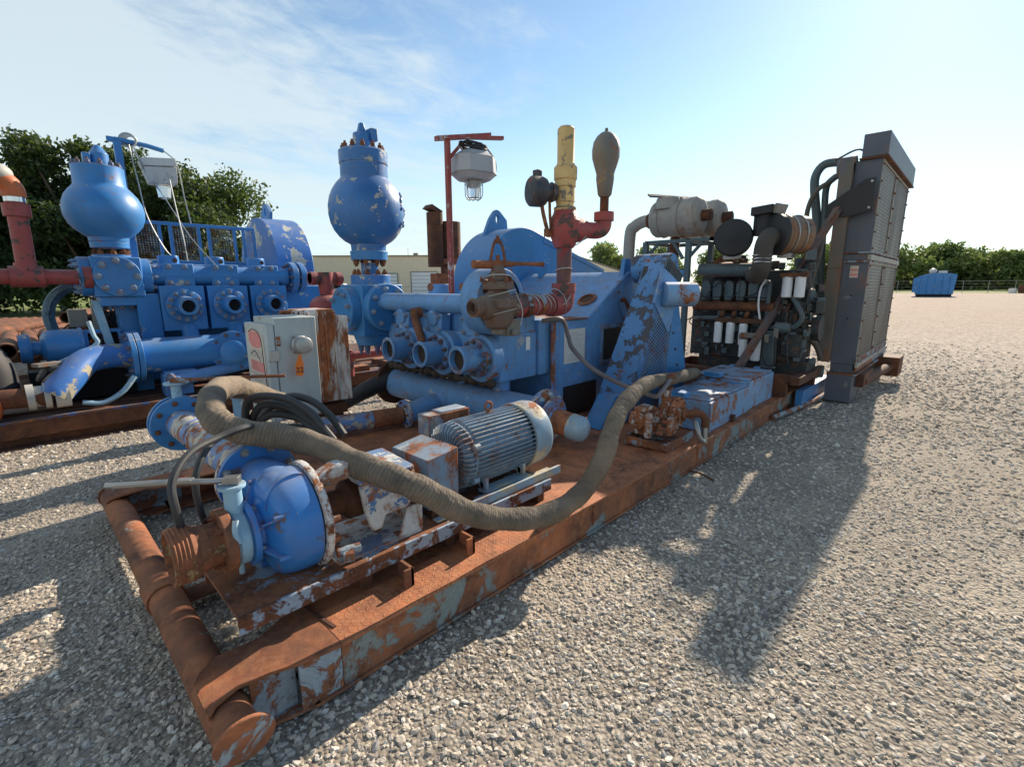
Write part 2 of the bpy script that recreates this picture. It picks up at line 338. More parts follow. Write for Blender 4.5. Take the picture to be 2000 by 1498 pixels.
# ---------------------------------------------------------------- mesh helpers
WO = {}
def basis(d):
    d = V(d).normalized(); a = V((0, 0, 1)) if abs(d.z) < .9 else V((1, 0, 0))
    u = a.cross(d).normalized(); return u, d.cross(u).normalized(), d
def smooth_pts(P, k=6):
    P = [V(p) for p in P]
    if len(P) < 3: return P
    Q = [P[0]*2-P[1]]+P+[P[-1]*2-P[-2]]; R = []
    for i in range(1, len(Q)-2):
        a, b, c, d = Q[i-1:i+3]
        for j in range(k):
            t = j/k; R.append(.5*((2*b)+(c-a)*t+(2*a-5*b+4*c-d)*t*t+(3*b-a-3*c+d)*t**3))
    R.append(P[-1]); return R
class MB:
    def __init__(s): s.bm = bmesh.new(); s.uv = s.bm.loops.layers.uv.new('UVMap')
    def face(s, vs, uvs=None):
        try: f = s.bm.faces.new(vs)
        except ValueError: return
        if uvs:
            for l, u in zip(f.loops, uvs): l[s.uv].uv = u
        return f
    def box(s, c, d, rz=0, rot=None):
        R = rot or Matrix.Rotation(rz, 3, 'Z'); c = V(c)
        v = [s.bm.verts.new(c+R @ V((x*d[0]/2, y*d[1]/2, z*d[2]/2))) for x in (-1, 1) for y in (-1, 1) for z in (-1, 1)]
        for q in ((0, 1, 3, 2), (4, 6, 7, 5), (0, 4, 5, 1), (2, 3, 7, 6), (0, 2, 6, 4), (1, 5, 7, 3)): s.face([v[i] for i in q])
        return s
    def b2(s, a, b):
        return s.box([(a[i]+b[i])/2 for i in range(3)], [abs(b[i]-a[i]) for i in range(3)])
    def rings(s, cs, n, closed_caps=(True, True)):
        """cs: list of (centre, u, v, radius, length coordinate)"""
        prev = None; first = None
        for (c, u, w, r, t) in cs:
            if r < 1e-6: ring = [s.bm.verts.new(c)]
            else: ring = [s.bm.verts.new(c+(u*math.cos(2*PI*i/n)+w*math.sin(2*PI*i/n))*r) for i in range(n)]
            if prev:
                p, tp = prev
                for i in range(n):
                    j = (i+1) % n; a, b = i/n, (i+1)/n
                    if len(p) == 1 and len(ring) == 1: break
                    if len(p) == 1: s.face([p[0], ring[i], ring[j]], [(a, tp), (a, t), (b, t)])
                    elif len(ring) == 1: s.face([p[i], ring[0], p[j]], [(a, tp), (a, t), (b, tp)])
                    else: s.face([p[i], ring[i], ring[j], p[j]], [(a, tp), (a, t), (b, t), (b, tp)])
            else: first = ring
            prev = (ring, t)
        if closed_caps[0] and len(first) > 1: s.face(list(reversed(first)))
        if closed_caps[1] and len(prev[0]) > 1: s.face(prev[0])
        return s
    def lathe(s, o, d, prof, n=28, caps=(True, True)):
        u, w, d = basis(d); o = V(o)
        return s.rings([(o+d*t, u, w, r, t) for t, r in prof], n, caps)
    def cyl(s, a, b, r, r2=None, n=20, caps=(True, True)):
        a = V(a); b = V(b); L_ = (b-a).length
        return s.lathe(a, b-a, [(0, r), (L_, r if r2 is None else r2)], n, caps)
    def pipe(s, a, b, r, ri, n=24):
        """open-ended pipe with a bore seen at end b"""
        a = V(a); b = V(b); L_ = (b-a).length
        return s.lathe(a, b-a, [(0, r), (L_, r), (L_, ri), (L_*.1, ri), (L_*.1, 0)], n, (True, False))
    def tube(s, P, r, n=10, k=6, rfun=None, caps=(True, True)):
        P = smooth_pts(P, k) if k > 1 else [V(p) for p in P]
        T = [(P[min(i+1, len(P)-1)]-P[max(i-1, 0)]).normalized() for i in range(len(P))]
        u, w, _ = basis(T[0]); cs = []; ln = 0
        for i, p in enumerate(P):
            if i:
                ln += (p-P[i-1]).length; ax = T[i-1].cross(T[i])
                if ax.length > 1e-7:
                    q = Matrix.Rotation(T[i-1].angle(T[i]), 3, ax.normalized()); u = q @ u; w = q @ w
            cs.append((p, u.copy(), w.copy(), rfun(i/(len(P)-1))*r if rfun else r, ln))
        return s.rings(cs, n, caps)
    def prism(s, poly, vec):
        vec = V(vec); a = [s.bm.verts.new(V(p)) for p in poly]; b = [s.bm.verts.new(V(p)+vec) for p in poly]; n = len(a)
        s.face(a[::-1]); s.face(b)
        for i in range(n): s.face([a[i], a[(i+1) % n], b[(i+1) % n], b[i]])
        return s
    def ball(s, c, r, sc=(1, 1, 1), n=24, m=14):
        u, w, d = V((1, 0, 0)), V((0, 1, 0)), V((0, 0, 1)); st = len(s.bm.verts)
        s.rings([(V((0, 0, -math.cos(PI*i/m)*r)), u, w, r*math.sin(PI*i/m) if 0 < i < m else 0, i/m) for i in range(m+1)], n)
        s.bm.verts.ensure_lookup_table()
        for v in s.bm.verts[st:]: v.co = V((v.co.x*sc[0], v.co.y*sc[1], v.co.z*sc[2]))+V(c)
        return s
    def torus(s, c, d, R, r, n=32, m=8, a0=0, a1=2*PI):
        u, w, d = basis(d); c = V(c)
        full = abs(a1-a0-2*PI) < 1e-4; P = [c+(u*math.cos(a0+(a1-a0)*i/n)+w*math.sin(a0+(a1-a0)*i/n))*R for i in range(n+1)]
        return s.tube(P, r, m, 1)
    def build(s, name, mat, parent=None, bevel=0, ang=32, uvs=False):
        bm = s.bm
        bmesh.ops.recalc_face_normals(bm, faces=bm.faces)
        org = WO.get(parent.name, V((0, 0, 0))) if parent else V((0, 0, 0))
        if parent is None and bm.verts:
            xs = [v.co for v in bm.verts]; mn = V([min(p[i] for p in xs) for i in range(3)]); mxx = V([max(p[i] for p in xs) for i in range(3)])
            org = V(((mn.x+mxx.x)/2, (mn.y+mxx.y)/2, mn.z))
        for v in bm.verts: v.co -= org
        for e in bm.edges:
            if len(e.link_faces) == 2 and e.calc_face_angle(0) > rad(ang): e.smooth = False
        for f in bm.faces: f.smooth = True
        me = bpy.data.meshes.new(name); bm.to_mesh(me); bm.free()
        me.materials.append(M[mat] if isinstance(mat, str) else mat)
        o = bpy.data.objects.new(name, me); C.objects.link(o)
        if parent: o.parent = parent
        else: o.location = org
        WO[o.name] = org
        if bevel:
            b = o.modifiers.new('bevel', 'BEVEL'); b.width = bevel; b.segments = 2; b.limit_method = 'ANGLE'; b.angle_limit = rad(40)
        return o
def tag(o, label=None, cat=None, group=None, kind=None):
    if label: o['label'] = label
    if cat: o['category'] = cat
    if group: o['group'] = group
    if kind: o['kind'] = kind
    return o
def thing(name, label, cat, loc, group=None):
    o = bpy.data.objects.new(name, None); C.objects.link(o); o.location = loc; o.empty_display_size = .05
    WO[o.name] = V(loc); return tag(o, label, cat, group)
BOLTC = {}
def bolts(parent, c, d, R, n, s=.012, h=.014, mat='bolt', a0=0, a1=None, washer=True):
    """hexagon bolt heads on a circle, each an object of its own sharing one mesh"""
    key = (round(s, 4), round(h, 4), mat)
    if key not in BOLTC:
        b = MB(); b.lathe((0, 0, -.002), (0, 0, 1), [(0, s*1.25), (h*.3, s*1.25), (h*.3, 0)], 12, (True, False))
        b.lathe((0, 0, 0), (0, 0, 1), [(0, s), (h*.9, s), (h, s*.8)], 6); b.cyl((0, 0, h*.9), (0, 0, h*1.45), s*.5, n=8)
        me = bpy.data.meshes.new('bolt'); bmesh.ops.recalc_face_normals(b.bm, faces=b.bm.faces); b.bm.to_mesh(me); b.bm.free(); me.materials.append(M[mat]); BOLTC[key] = me
    u, w, dd = basis(d); c = V(c); org = WO[parent.name]
    for i in range(n):
        a = a0+(2*PI*i/n if a1 is None else (a1-a0)*i/max(1, n-1))
        p = c+(u*math.cos(a)+w*math.sin(a))*R
        o = bpy.data.objects.new('bolt', BOLTC[key]); C.objects.link(o); o.parent = parent
        o.matrix_local = Matrix.Translation(p-org) @ (Matrix((u, w, dd)).transposed() @ Matrix.Rotation(a*1.7+i, 3, 'Z')).to_4x4()
def boltat(parent, pts, d, s=.012, h=.014, mat='bolt'):
    for p in pts: bolts(parent, p, d, 0, 1, s, h, mat)
def flange(parent, name, c, d, R, th, mat, n, Rb, s=.012, bm='bolt', both=False, hub=0, bevel=.004):
    c = V(c); u, w, d = basis(d)
    o = MB().lathe(c-d*th, d, [(0, R), (th, R)], 40).build(name, mat, parent, bevel)
    bolts(o, c, d, Rb, n, s, s*1.15, bm, a0=.2)
    if both: bolts(o, c-d*th, -d, Rb, n, s, s*1.15, bm, a0=.2)
    return o
def text(body, size, origin, xdir, ydir, mat, parent, depth=.001, name='lettering'):
    cu = bpy.data.curves.new('t', 'FONT'); cu.body = body; cu.size = size; cu.extrude = depth; cu.align_x = 'CENTER'; cu.align_y = 'CENTER'
    to = bpy.data.objects.new('t', cu); C.objects.link(to)
    me = bpy.data.meshes.new_from_object(to.evaluated_get(bpy.context.evaluated_depsgraph_get()))
    bpy.data.objects.remove(to)
    x = V(xdir).normalized(); y = V(ydir).normalized(); z = x.cross(y)
    me.transform(Matrix.Translation(V(origin)-WO[parent.name]) @ Matrix((x, y, z)).transposed().to_4x4())
    me.materials.clear(); me.materials.append(M[mat])
    o = bpy.data.objects.new(name, me); C.objects.link(o); o.parent = parent; WO[o.name] = WO[parent.name]; return o
def struct(o): o['kind'] = 'structure'; return o

# ---------------------------------------------------------------- setting
b = MB(); R_ = 900
b.prism([(R_*math.cos(2*PI*i/48), R_*math.sin(2*PI*i/48), -.3) for i in range(48)], (0, 0, .3))
struct(b.build('ground', 'ground'))
b = MB(); b.prism([(-90, 38, .004), (-2.5, 34, .004), (14, 41, .004), (30, 160, .004), (-90, 160, .004)], (0, 0, .01)); struct(b.build('lawn', 'grass'))
b = MB(); b.prism([(70, -220, .004), (119, -60, .004), (116, 6, .004), (104, 24, .004), (118, 60, .004), (420, 120, .004), (420, -300, .004)], (0, 0, .01)); struct(b.build('meadow', 'grass'))
b = MB(); b.prism([(-3.5, 33.6, .004), (-2.4, 28.5, .004), (30, 33, .004), (30, 36, .004)], (0, 0, .006)); struct(b.build('path', 'post'))

# gravel stones as one uncountable mass (geometry nodes on a grid with its own density)
from mathutils import noise as mnoise
xs = np.arange(-1.6, 18, .25); ys = np.arange(-5.5, 14, .25)
def dens(x, y):
    d = math.hypot(x, y); a = math.degrees(math.atan2(y, x))
    if d < .5: return 0
    if a < -32 or a > 118: return 0
    if 1.95 < y < 4.0 and 1.5 < x < 7.6: return 0
    k = mnoise.fractal(V((x*.8, y*.8, 3)), 1, 2, 3); k = max(.35, min(1, .85+k*1.2))
    return k*min(3300, 3300*(2.9/d)**1.9)*(1 if d < 12 else max(0, 1-(d-12)/6)) if d < 18 else 0
vs = [(x, y, .0) for x in xs for y in ys]; ny = len(ys)
fs = [(i*ny+j, (i+1)*ny+j, (i+1)*ny+j+1, i*ny+j+1) for i in range(len(xs)-1) for j in range(ny-1)]
fs = [f for f in fs if dens(vs[f[0]][0], vs[f[0]][1]) > 0]
me = bpy.data.meshes.new('gravel'); me.from_pydata(vs, [], fs)
at = me.attributes.new('dens', 'FLOAT', 'POINT'); at.data.foreach_set('value', [dens(x, y) for x, y, z in vs])
at = me.attributes.new('near', 'FLOAT', 'POINT'); at.data.foreach_set('value', [min(1.9, max(1, math.hypot(x, y)/4.4)) for x, y, z in vs])
gr = bpy.data.objects.new('gravel', me); C.objects.link(gr); tag(gr, 'loose pale crushed gravel stones covering the yard', 'gravel', kind='stuff')
me.materials.append(M['stone'])
gt = bpy.data.node_groups.new('gravel', 'GeometryNodeTree')
gt.interface.new_socket('Geometry', in_out='INPUT', socket_type='NodeSocketGeometry'); gt.interface.new_socket('Geometry', in_out='OUTPUT', socket_type='NodeSocketGeometry')
gn = gt.nodes; gl = gt.links
gi = gn.new('NodeGroupInput'); go = gn.new('NodeGroupOutput')
dp = gn.new('GeometryNodeDistributePointsOnFaces'); dp.distribute_method = 'RANDOM'
na = gn.new('GeometryNodeInputNamedAttribute'); na.data_type = 'FLOAT'; na.inputs[0].default_value = 'dens'
nb_ = gn.new('GeometryNodeInputNamedAttribute'); nb_.data_type = 'FLOAT'; nb_.inputs[0].default_value = 'near'
gl.new(gi.outputs[0], dp.inputs['Mesh']); gl.new(na.outputs['Attribute'], dp.inputs['Density'])
gins = gn.new('GeometryNodeGeometryToInstance')
for k in range(7):
    ic = gn.new('GeometryNodeMeshIcoSphere'); ic.inputs['Radius'].default_value = .0102; ic.inputs['Subdivisions'].default_value = 2
    sp_ = gn.new('GeometryNodeSetPosition'); nz = gn.new('ShaderNodeTexNoise'); nz.noise_dimensions = '4D'; nz.inputs['W'].default_value = k*3.3; nz.inputs['Scale'].default_value = 75; nz.inputs['Detail'].default_value = 1
    vm = gn.new('ShaderNodeVectorMath'); vm.operation = 'SUBTRACT'; vm.inputs[1].default_value = (.5, .5, .5)
    vm2 = gn.new('ShaderNodeVectorMath'); vm2.operation = 'SCALE'; vm2.inputs[3].default_value = .024
    gl.new(nz.outputs['Color'], vm.inputs[0]); gl.new(vm.outputs[0], vm2.inputs[0]); gl.new(ic.outputs[0], sp_.inputs[0]); gl.new(vm2.outputs[0], sp_.inputs['Offset'])
    tf = gn.new('GeometryNodeTransform'); tf.inputs['Scale'].default_value = (1.0+.25*(k % 3), .8+.1*(k % 2), .52+.08*(k % 4))
    gl.new(sp_.outputs[0], tf.inputs[0])
    sm = gn.new('GeometryNodeSetMaterial'); sm.inputs['Material'].default_value = M['stone']; gl.new(tf.outputs[0], sm.inputs[0]); gl.new(sm.outputs[0], gins.inputs[0])
ip = gn.new('GeometryNodeInstanceOnPoints'); ip.inputs['Pick Instance'].default_value = True
gl.new(dp.outputs['Points'], ip.inputs['Points']); gl.new(gins.outputs[0], ip.inputs['Instance'])
rr = gn.new('FunctionNodeRandomValue'); rr.data_type = 'FLOAT_VECTOR'; rr.inputs[0].default_value = (-.5, -.5, 0); rr.inputs[1].default_value = (.5, .5, 6.28)
gl.new(rr.outputs[0], ip.inputs['Rotation'])
rs = gn.new('FunctionNodeRandomValue'); rs.data_type = 'FLOAT'; rs.inputs[2].default_value = 0; rs.inputs[3].default_value = 1
pw = gn.new('ShaderNodeMath'); pw.operation = 'POWER'; pw.inputs[1].default_value = 2.6; gl.new(rs.outputs[1], pw.inputs[0])
ma = gn.new('ShaderNodeMath'); ma.operation = 'MULTIPLY_ADD'; ma.inputs[1].default_value = .95; ma.inputs[2].default_value = .48; gl.new(pw.outputs[0], ma.inputs[0])
mm = gn.new('ShaderNodeMath'); mm.operation = 'MULTIPLY'; gl.new(ma.outputs[0], mm.inputs[0]); gl.new(nb_.outputs['Attribute'], mm.inputs[1])
gl.new(mm.outputs[0], ip.inputs['Scale']); 
jg = gn.new('GeometryNodeJoinGeometry'); gl.new(ip.outputs[0], jg.inputs[0]); gl.new(jg.outputs[0], go.inputs[0])
md = gr.modifiers.new('scatter', 'NODES'); md.node_group = gt

# trees
def leaves(name, mat, clumps, n, size, parent, seed, org):
    """n leaf-sized faces spread through a set of clumps (x,y,z,rx,ry,rz)"""
    rg = np.random.default_rng(seed); cl = np.array(clumps); w = cl[:, 3]*cl[:, 4]*cl[:, 5]; w = w**.8/np.sum(w**.8)
    k = rg.choice(len(cl), n, p=w)
    d = rg.normal(size=(n, 3)); d /= np.linalg.norm(d, axis=1)[:, None]
    r = rg.random(n)**.42
    sub = 1+.22*np.sin(d[:, 0]*5+k)*np.cos(d[:, 2]*6+k*2)+.16*np.sin(d[:, 1]*11+k*3)
    c = cl[k, :3]+d*cl[k, 3:]*(r*sub)[:, None]
    a = rg.normal(size=(n, 3)); a /= np.linalg.norm(a, axis=1)[:, None]; b_ = np.cross(a, rg.normal(size=(n, 3))); b_ /= np.linalg.norm(b_, axis=1)[:, None]
    s = size*(.6+.8*rg.random(n))[:, None]
    q = np.stack([c-a*s, c+b_*s*.55, c+a*s, c-b_*s*.55], 1).reshape(-1, 3)-np.array(org)
    me = bpy.data.meshes.new(name); me.vertices.add(n*4); me.vertices.foreach_set('co', q.ravel()); me.loops.add(n*4); me.polygons.add(n)
    me.loops.foreach_set('vertex_index', np.arange(n*4)); me.polygons.foreach_set('loop_start', np.arange(0, n*4, 4)); me.polygons.foreach_set('loop_total', np.full(n, 4))
    me.update(); me.materials.append(M[mat])
    at = me.attributes.new('tint', 'FLOAT', 'FACE'); t = np.clip(.25+.5*rg.random(n)*rg.random(n)+.35*np.sin(k*2.4), 0, 1); at.data.foreach_set('value', t)
    o = bpy.data.objects.new(name, me); C.objects.link(o); o.parent = parent; return o
def tree(name, label, cat, x, y, h, rx, seed, mat, n, size, trunk=.25, crown0=.25, group=None, ncl=34):
    rg = random.Random(seed); t = thing(name, label, cat, (x, y, 0), group)
    cl = []
    for i in range(ncl):
        a = rg.random()*2*PI; q = rg.random()**.6; z = crown0+(1-crown0)*rg.random()
        wd = rx*(1-abs((z-crown0)/(1-crown0)-.42)**1.8*1.35)
        rr_ = rx*(.20+.22*rg.random()); cl.append((x+math.cos(a)*wd*q*.85, y+math.sin(a)*wd*q*.85, min(z*h, h-rr_*.6), rr_, rr_, rr_*.72))
    b = MB()
    b.tube([(x, y, -.1), (x+.15*rx*.2, y, h*.2), (x+.1, y+.1, h*.42), (x, y, h*.75)], trunk, 10, 5, lambda q: 1.15-.85*q)
    for c in cl[:12]:
        b.tube([(x, y, h*(.18+.2*rg.random())), ((x+c[0])/2, (y+c[1])/2, c[2]*.62), c[:3]], trunk*.38, 7, 4, lambda q: 1-.8*q)
    b.build('trunk', 'bark', t)
    leaves('crown', mat, cl, n, size, t, seed, (x, y, 0)); return t
tree('shade_tree', 'dark spreading tree at the far left behind the red riser pipe', 'tree', -1.2, 46, 8.9, 7.2, 3, 'leafd', 52000, .17, .55, .10, 'dark trees behind the left unit')
tree('shade_tree', 'tall dark tree behind the smooth blue ball of the left unit', 'tree', 4.4, 40.5, 10.0, 5.6, 8, 'leafd', 52000, .15, .45, .12, 'dark trees behind the left unit')
tree('shade_tree', 'dark tree behind the blue railing, nearest the blue round hood', 'tree', 10.0, 37.5, 8.9, 5.4, 12, 'leafd', 50000, .14, .40, .10, 'dark trees behind the left unit')
tree('shade_tree', 'sunlit green tree peeking over the dark ones at the far left edge', 'tree', -8.5, 54, 10.5, 6.5, 14, 'leafl', 24000, .2, .45, .2, 'dark trees behind the left unit')
tr = [(150, 31, 11.6, 9, 'round topped green tree behind the blue container'), (158, 20, 10.5, 9, 'broad green tree just left of the blue container roof'), (160, 10, 11.2, 8.5, 'tall green tree right behind the blue container'),
      (160, -1, 8.6, 7, 'lower green tree right of the blue container'), (178, -10, 9.2, 7, 'pale rounded tree near the right edge of the yard'), (200, 2, 9, 8, 'smaller pale tree between two rounder ones beyond the fence'), (215, -22, 9, 9, 'last pale tree at the right edge beyond the fence'),
      (172, 15, 9.6, 9, 'green tree filling the gap between the broad one and the tall one behind the container'), (166, 5, 9.8, 8, 'green tree directly above the container roof, between tall and lower ones'), (185, -4, 8.2, 9, 'low pale bush-like tree just right of the container'), (196, -14, 8.6, 9, 'low pale tree between the rounded one and the last one')]
for i, (x, y, h, r, lb) in enumerate(tr):
    tree('field_tree', lb, 'tree', x, y, h, r*1.15, 30+i, 'leafl', 9000, .42, .3, .06, 'trees beyond the right fence', 16)
for i, (x, y, h, r, lb) in enumerate([(82, 53, 9.4, 6, 'green tree showing between the low shed and the exhaust elbow'), (96, 51, 9.6, 7, 'green tree behind the engine, right of the exhaust elbow'), (104, 40, 9.0, 7, 'green tree glimpsed between engine and radiator')]):
    tree('yard_tree', lb, 'tree', x, y, h, r, 60+i, 'leafl', 9000, .3, .3, .1, 'trees behind the engine', 16)

# buildings
bw = thing('warehouse', 'long cream metal warehouse with pale roll doors behind the right ball', 'building', (38, 52, 0))
P0 = V((29.0, 64.6, 0)); P1 = V((43.5, 50.2, 0)); dr = (P1-P0); Lw = dr.length; dr.normalize(); nr = V((dr.y, -dr.x, 0))
if nr.dot(V((-1, -1, 0))) < 0: nr = -nr
def wallbox(b, s0, s1, z0, z1, d0, d1):
    a = P0+dr*s0; c = P0+dr*s1; q = [a+nr*d0, c+nr*d0, c+nr*d1, a+nr*d1]; return b.prism([(p.x, p.y, z0) for p in q], (0, 0, z1-z0))
b = MB(); wallbox(b, 0, Lw, 0, 5.45, -14, 0)
for i in range(int(Lw/.45)): wallbox(b, i*.45+.1, i*.45+.16, .05, 5.4, 0, .02)
b.build('wall', 'wall', bw)
b = MB(); wallbox(b, -.15, Lw+.15, 5.45, 5.62, -14.2, .12); b.build('roof', plain('trim_tan', (.34, .27, .18), .7), bw)
for (s, w_, h_) in ((5.3, 2.2, 3.0), (8.7, 2.3, 3.2), (12.9, 3.4, 3.4), (17.2, 2.2, 3.2)):
    d = MB(); wallbox(d, s, s+w_, 0, h_, .02, .06); d = d.build('roll_door', 'door', bw)
    d2 = MB()
    for z in range(1, 7): wallbox(d2, s+.05, s+w_-.05, z*h_/7, z*h_/7+.05, .06, .075)
    d2.build('slat', 'post', d)
    d2 = MB(); wallbox(d2, s-.12, s, 0, h_+.12, .02, .1); wallbox(d2, s+w_, s+w_+.12, 0, h_+.12, .02, .1); wallbox(d2, s, s+w_, h_, h_+.12, .02, .1); d2.build('frame', plain('door_frame', (.25, .24, .2), .7), d)
d = MB(); wallbox(d, 1.8, 2.8, 2.6, 3.3, .02, .07); d.build('window', 'dark', bw)
d = MB(); wallbox(d, 13, 13.6, 5.62, 6.0, -2, -1.5); d.build('roof_vent', 'post', bw)
d = MB(); wallbox(d, 12.2, 12.25, 5.62, 6.6, -2, -1.9); d.build('vent_pipe', 'post', bw)
bs = thing('shed', 'low cream shed with a sloping roof between hood and exhaust elbow', 'building', (72, 49, 0))
b = MB(); b.prism([(66.5, 54.5, 0), (77, 46.5, 0), (77, 46.5, 3.7), (69.5, 52.4, 6.7), (66.5, 54.5, 5.6)], (8, 8, 0)); b.build('wall', 'wall', bs)
b = MB(); b.prism([(77.5, 46.0, 3.62), (69.5, 52.2, 6.72), (69.5, 52.2, 6.86), (77.5, 46.0, 3.76)], (8.4, 8.4, 0)); b.prism([(69.5, 52.2, 6.72), (65.9, 54.8, 5.5), (65.9, 54.8, 5.64), (69.5, 52.2, 6.86)], (8.4, 8.4, 0)); b.build('roof', plain('shed_roof', (.30, .27, .22), .7), bs)
# white pickup glimpsed beside the warehouse
t = thing('pickup_truck', 'white pickup truck glimpsed low beside the warehouse door', 'truck', (28.0, 56.5, 0))
b = MB(); u = dr; 
b.prism([(27.0, 57.5, .5), (29.6, 55.0, .5), (29.6, 55.0, 1.25), (28.9, 55.7, 1.3), (28.6, 56.0, 1.95), (27.6, 56.95, 1.95), (27.2, 57.3, 1.3)], (1.2, 1.2, 0)); b.build('body', 'dirtyw', t, .05)
b = MB(); b.prism([(27.55, 56.93, 1.35), (28.6, 55.95, 1.35), (28.4, 56.15, 1.82), (27.65, 56.85, 1.82)], (-.02, -.02, 0)); b.build('window', 'dark', t)
for q in (.25, .8):
    p = V((27.0, 57.5, .38))+V((2.6, -2.5, 0))*q; MB().cyl(p+V((-.03, -.03, 0)), p+V((.2, .2, 0)), .38, n=18).build('wheel', 'black', t)

# chain fences
def fence(label, pts, h, group=None):
    t = thing('wire_fence', label, 'fence', pts[0], group)
    for i in range(len(pts)-1):
        a = V(pts[i]); c = V(pts[i+1]); n = int((c-a).length/3)
        for k in range(n): p = a.lerp(c, k/n); MB().cyl(p, p+V((0, 0, h)), .04, n=6).build('post', 'post', t)
        b = MB()
        for z in np.linspace(.25, 1, 4): b.cyl(a+V((0, 0, h*z)), c+V((0, 0, h*z)), .014 if z < 1 else .03, n=5, caps=(False, False))
        b.build('wire', 'post', t)
fence('long wire fence in front of the green trees beyond the blue container', [(116, -32, 0), (115, 6, 0), (103, 22, 0)], 2.0)
fence('wire fence at the lawn edge beyond the left unit', [(-6, 42, 0), (14, 46, 0)], 1.3)
fence('wire fence along the foot of the cream warehouse', [(29.5, 50, 0), (37, 43.5, 0)], 1.5)

# blue container
t = thing('container', 'blue steel container with sloping roof ends standing alone far right', 'container', (78.5, 4.6, 0))
def LR(a, z, d=0): p = V((77.54, 6.19, 0)).lerp(V((79.6, 2.75, 0)), a); return (p.x+d, p.y+d*.5, z)
b = MB(); b.prism([LR(0, .3), LR(1, .3), LR(1.04, 2.65), LR(.85, 2.8), LR(.4, 2.85), LR(.1, 2.55), LR(0, 2.3)], (4, .28, 0)); b.build('body', 'blues', t, .02)
b = MB()
for a in (.12, .3, .5, .7, .88): b.prism([LR(a-.012, .32), LR(a+.012, .32), LR(a+.012, 2.5), LR(a-.012, 2.5)], (-.05, -.03, 0))
b.build('rib', 'blues', t)
b = MB(); b.prism([LR(-.08, .55, 0), LR(.004, .55, 0), LR(.004, 2.25, 0), LR(-.08, 2.25, 0)], (3, .2, 0)); b.build('side_cabinet', 'blues', t)
b = MB(); b.prism([LR(.03, 0), LR(.97, 0), LR(.97, .3), LR(.03, .3)], (4, .28, 0)); b.build('skid_base', 'dark', t)
t = thing('roof_equipment', 'grey and white equipment lying on the roof of the blue container', 'equipment', (79.5, 5, 2.82))
MB().ball((79.5, 4.9, 3.1), .38, (1.2, 1, .8), 14, 8).build('dome', 'dirtyw', t); MB().box((80.2, 4.0, 2.99), (.8, .8, .28)).build('box', 'dirtyw', t); MB().cyl((79.3, 4.9, 2.8), (79.3, 4.9, 3.0), .3, n=14).build('base', 'steel', t)
t = thing('drum_stack', 'rusty barrel and white bucket at the far right edge before the fence', 'drum', (113, -4.2, 0))
MB().cyl((113, -4.6, 0), (113, -4.6, 1.25), .8, n=16).build('barrel', 'rustdk', t); MB().cyl((112.6, -3.2, 0), (112.6, -3.2, .75), .5, n=14).build('bucket', 'dirtyw', t)
# ================================================================ the near skid
sk = thing('skid', 'long rusty steel skid with front roll pipe carrying the pump and engine', 'skid', (4, 2.9, 0))
def beam(y0, y1, yw, nm='side_beam'):
    b = MB(); b.b2((.60, y0, .012), (7.9, y1, .026)); b.b2((.722, yw, .026), (7.9, yw+.014, .212))
    o = b.build(nm, 'rustbeam', sk, .002); MB().b2((.72, y0, .212), (7.9, y1, .2262)).build('top_flange', 'deck', o, .002); return o
bm_ = beam(1.63, 1.87, 1.645)
b = MB()
for x in (1.35, 2.02, 2.9, 3.7, 4.6, 5.5, 6.3, 7.1): b.b2((x, 1.66, .026), (x+.012, 1.85, .212))
b.b2((4.05, 1.636, .03), (4.062, 1.645, .208)); b.b2((5.3, 1.636, .03), (5.312, 1.645, .208)); b.b2((2.45, 1.637, .06), (2.458, 1.645, .2)); b.build('stiffener', 'rustbeam', bm_)
beam(4.02, 4.26, 4.24)
# swept noses over the roll pipe
def nose(pts, name='nose_plate'): MB().prism([(x, y, z) for x, y, z in pts], (0, 0, .014)).build(name, 'rustpipe', sk, .003)
for ysgn, off in ((1, 0), (-1, 5.89)):
    f = lambda y: y if ysgn == 1 else off-y
    b = MB()
    top = [(.262, 1.665, .196), (.262, 1.86, .196), (.29, 1.875, .222), (.35, 1.90, .238), (.50, 1.89, .236), (.62, 1.96, .232), (.718, 2.02, .226), (.718, 1.63, .226), (.56, 1.645, .232), (.46, 1.675, .236), (.36, 1.685, .240), (.29, 1.675, .224)]
    vs_ = [(x, f(y), z) for x, y, z in top]; lo = [(x, y, z-.014) for x, y, z in vs_]
    A = [b.bm.verts.new(p) for p in vs_]; B_ = [b.bm.verts.new(p) for p in lo]; b.face(A); b.face(B_[::-1])
    for i in range(len(A)): b.face([A[i], A[(i+1) % len(A)], B_[(i+1) % len(A)], B_[i]])
    b.build('nose_plate', 'rustpipe', sk, .002, 20)
    b = MB(); b.prism([(.40, f(1.70), .02), (.56, f(1.70), .02), (.56, f(1.70), .218), (.40, f(1.70), .218)], (0, .012*ysgn, 0))
    b.prism([(.555, f(1.645), .02), (.72, f(1.645), .02), (.72, f(1.645), .212), (.555, f(1.645), .216)], (0, .014*ysgn, 0))
    b.prism([(.36, f(1.69), .012), (.62, f(1.63), .012), (.62, f(1.85), .012), (.40, f(1.85), .012)], (0, 0, .014)); b.build('nose_web', 'rustcap', sk, .002)
MB().cyl((.325, 1.57, .132), (.325, 4.29, .132), .072, n=40).build('roll_pipe', 'rustpipe', sk)
b = MB(); b.lathe((.325, 2.62, .132), (0, 1, 0), [(0, .073), (0, .082), (.17, .082), (.17, .073)], 36, (False, False)); b.b2((.39, 2.64, .17), (.62, 2.77, .186)); b.b2((.39, 2.64, .06), (.62, 2.77, .076)); b.build('pipe_collar', 'rustpipe', sk, .002)
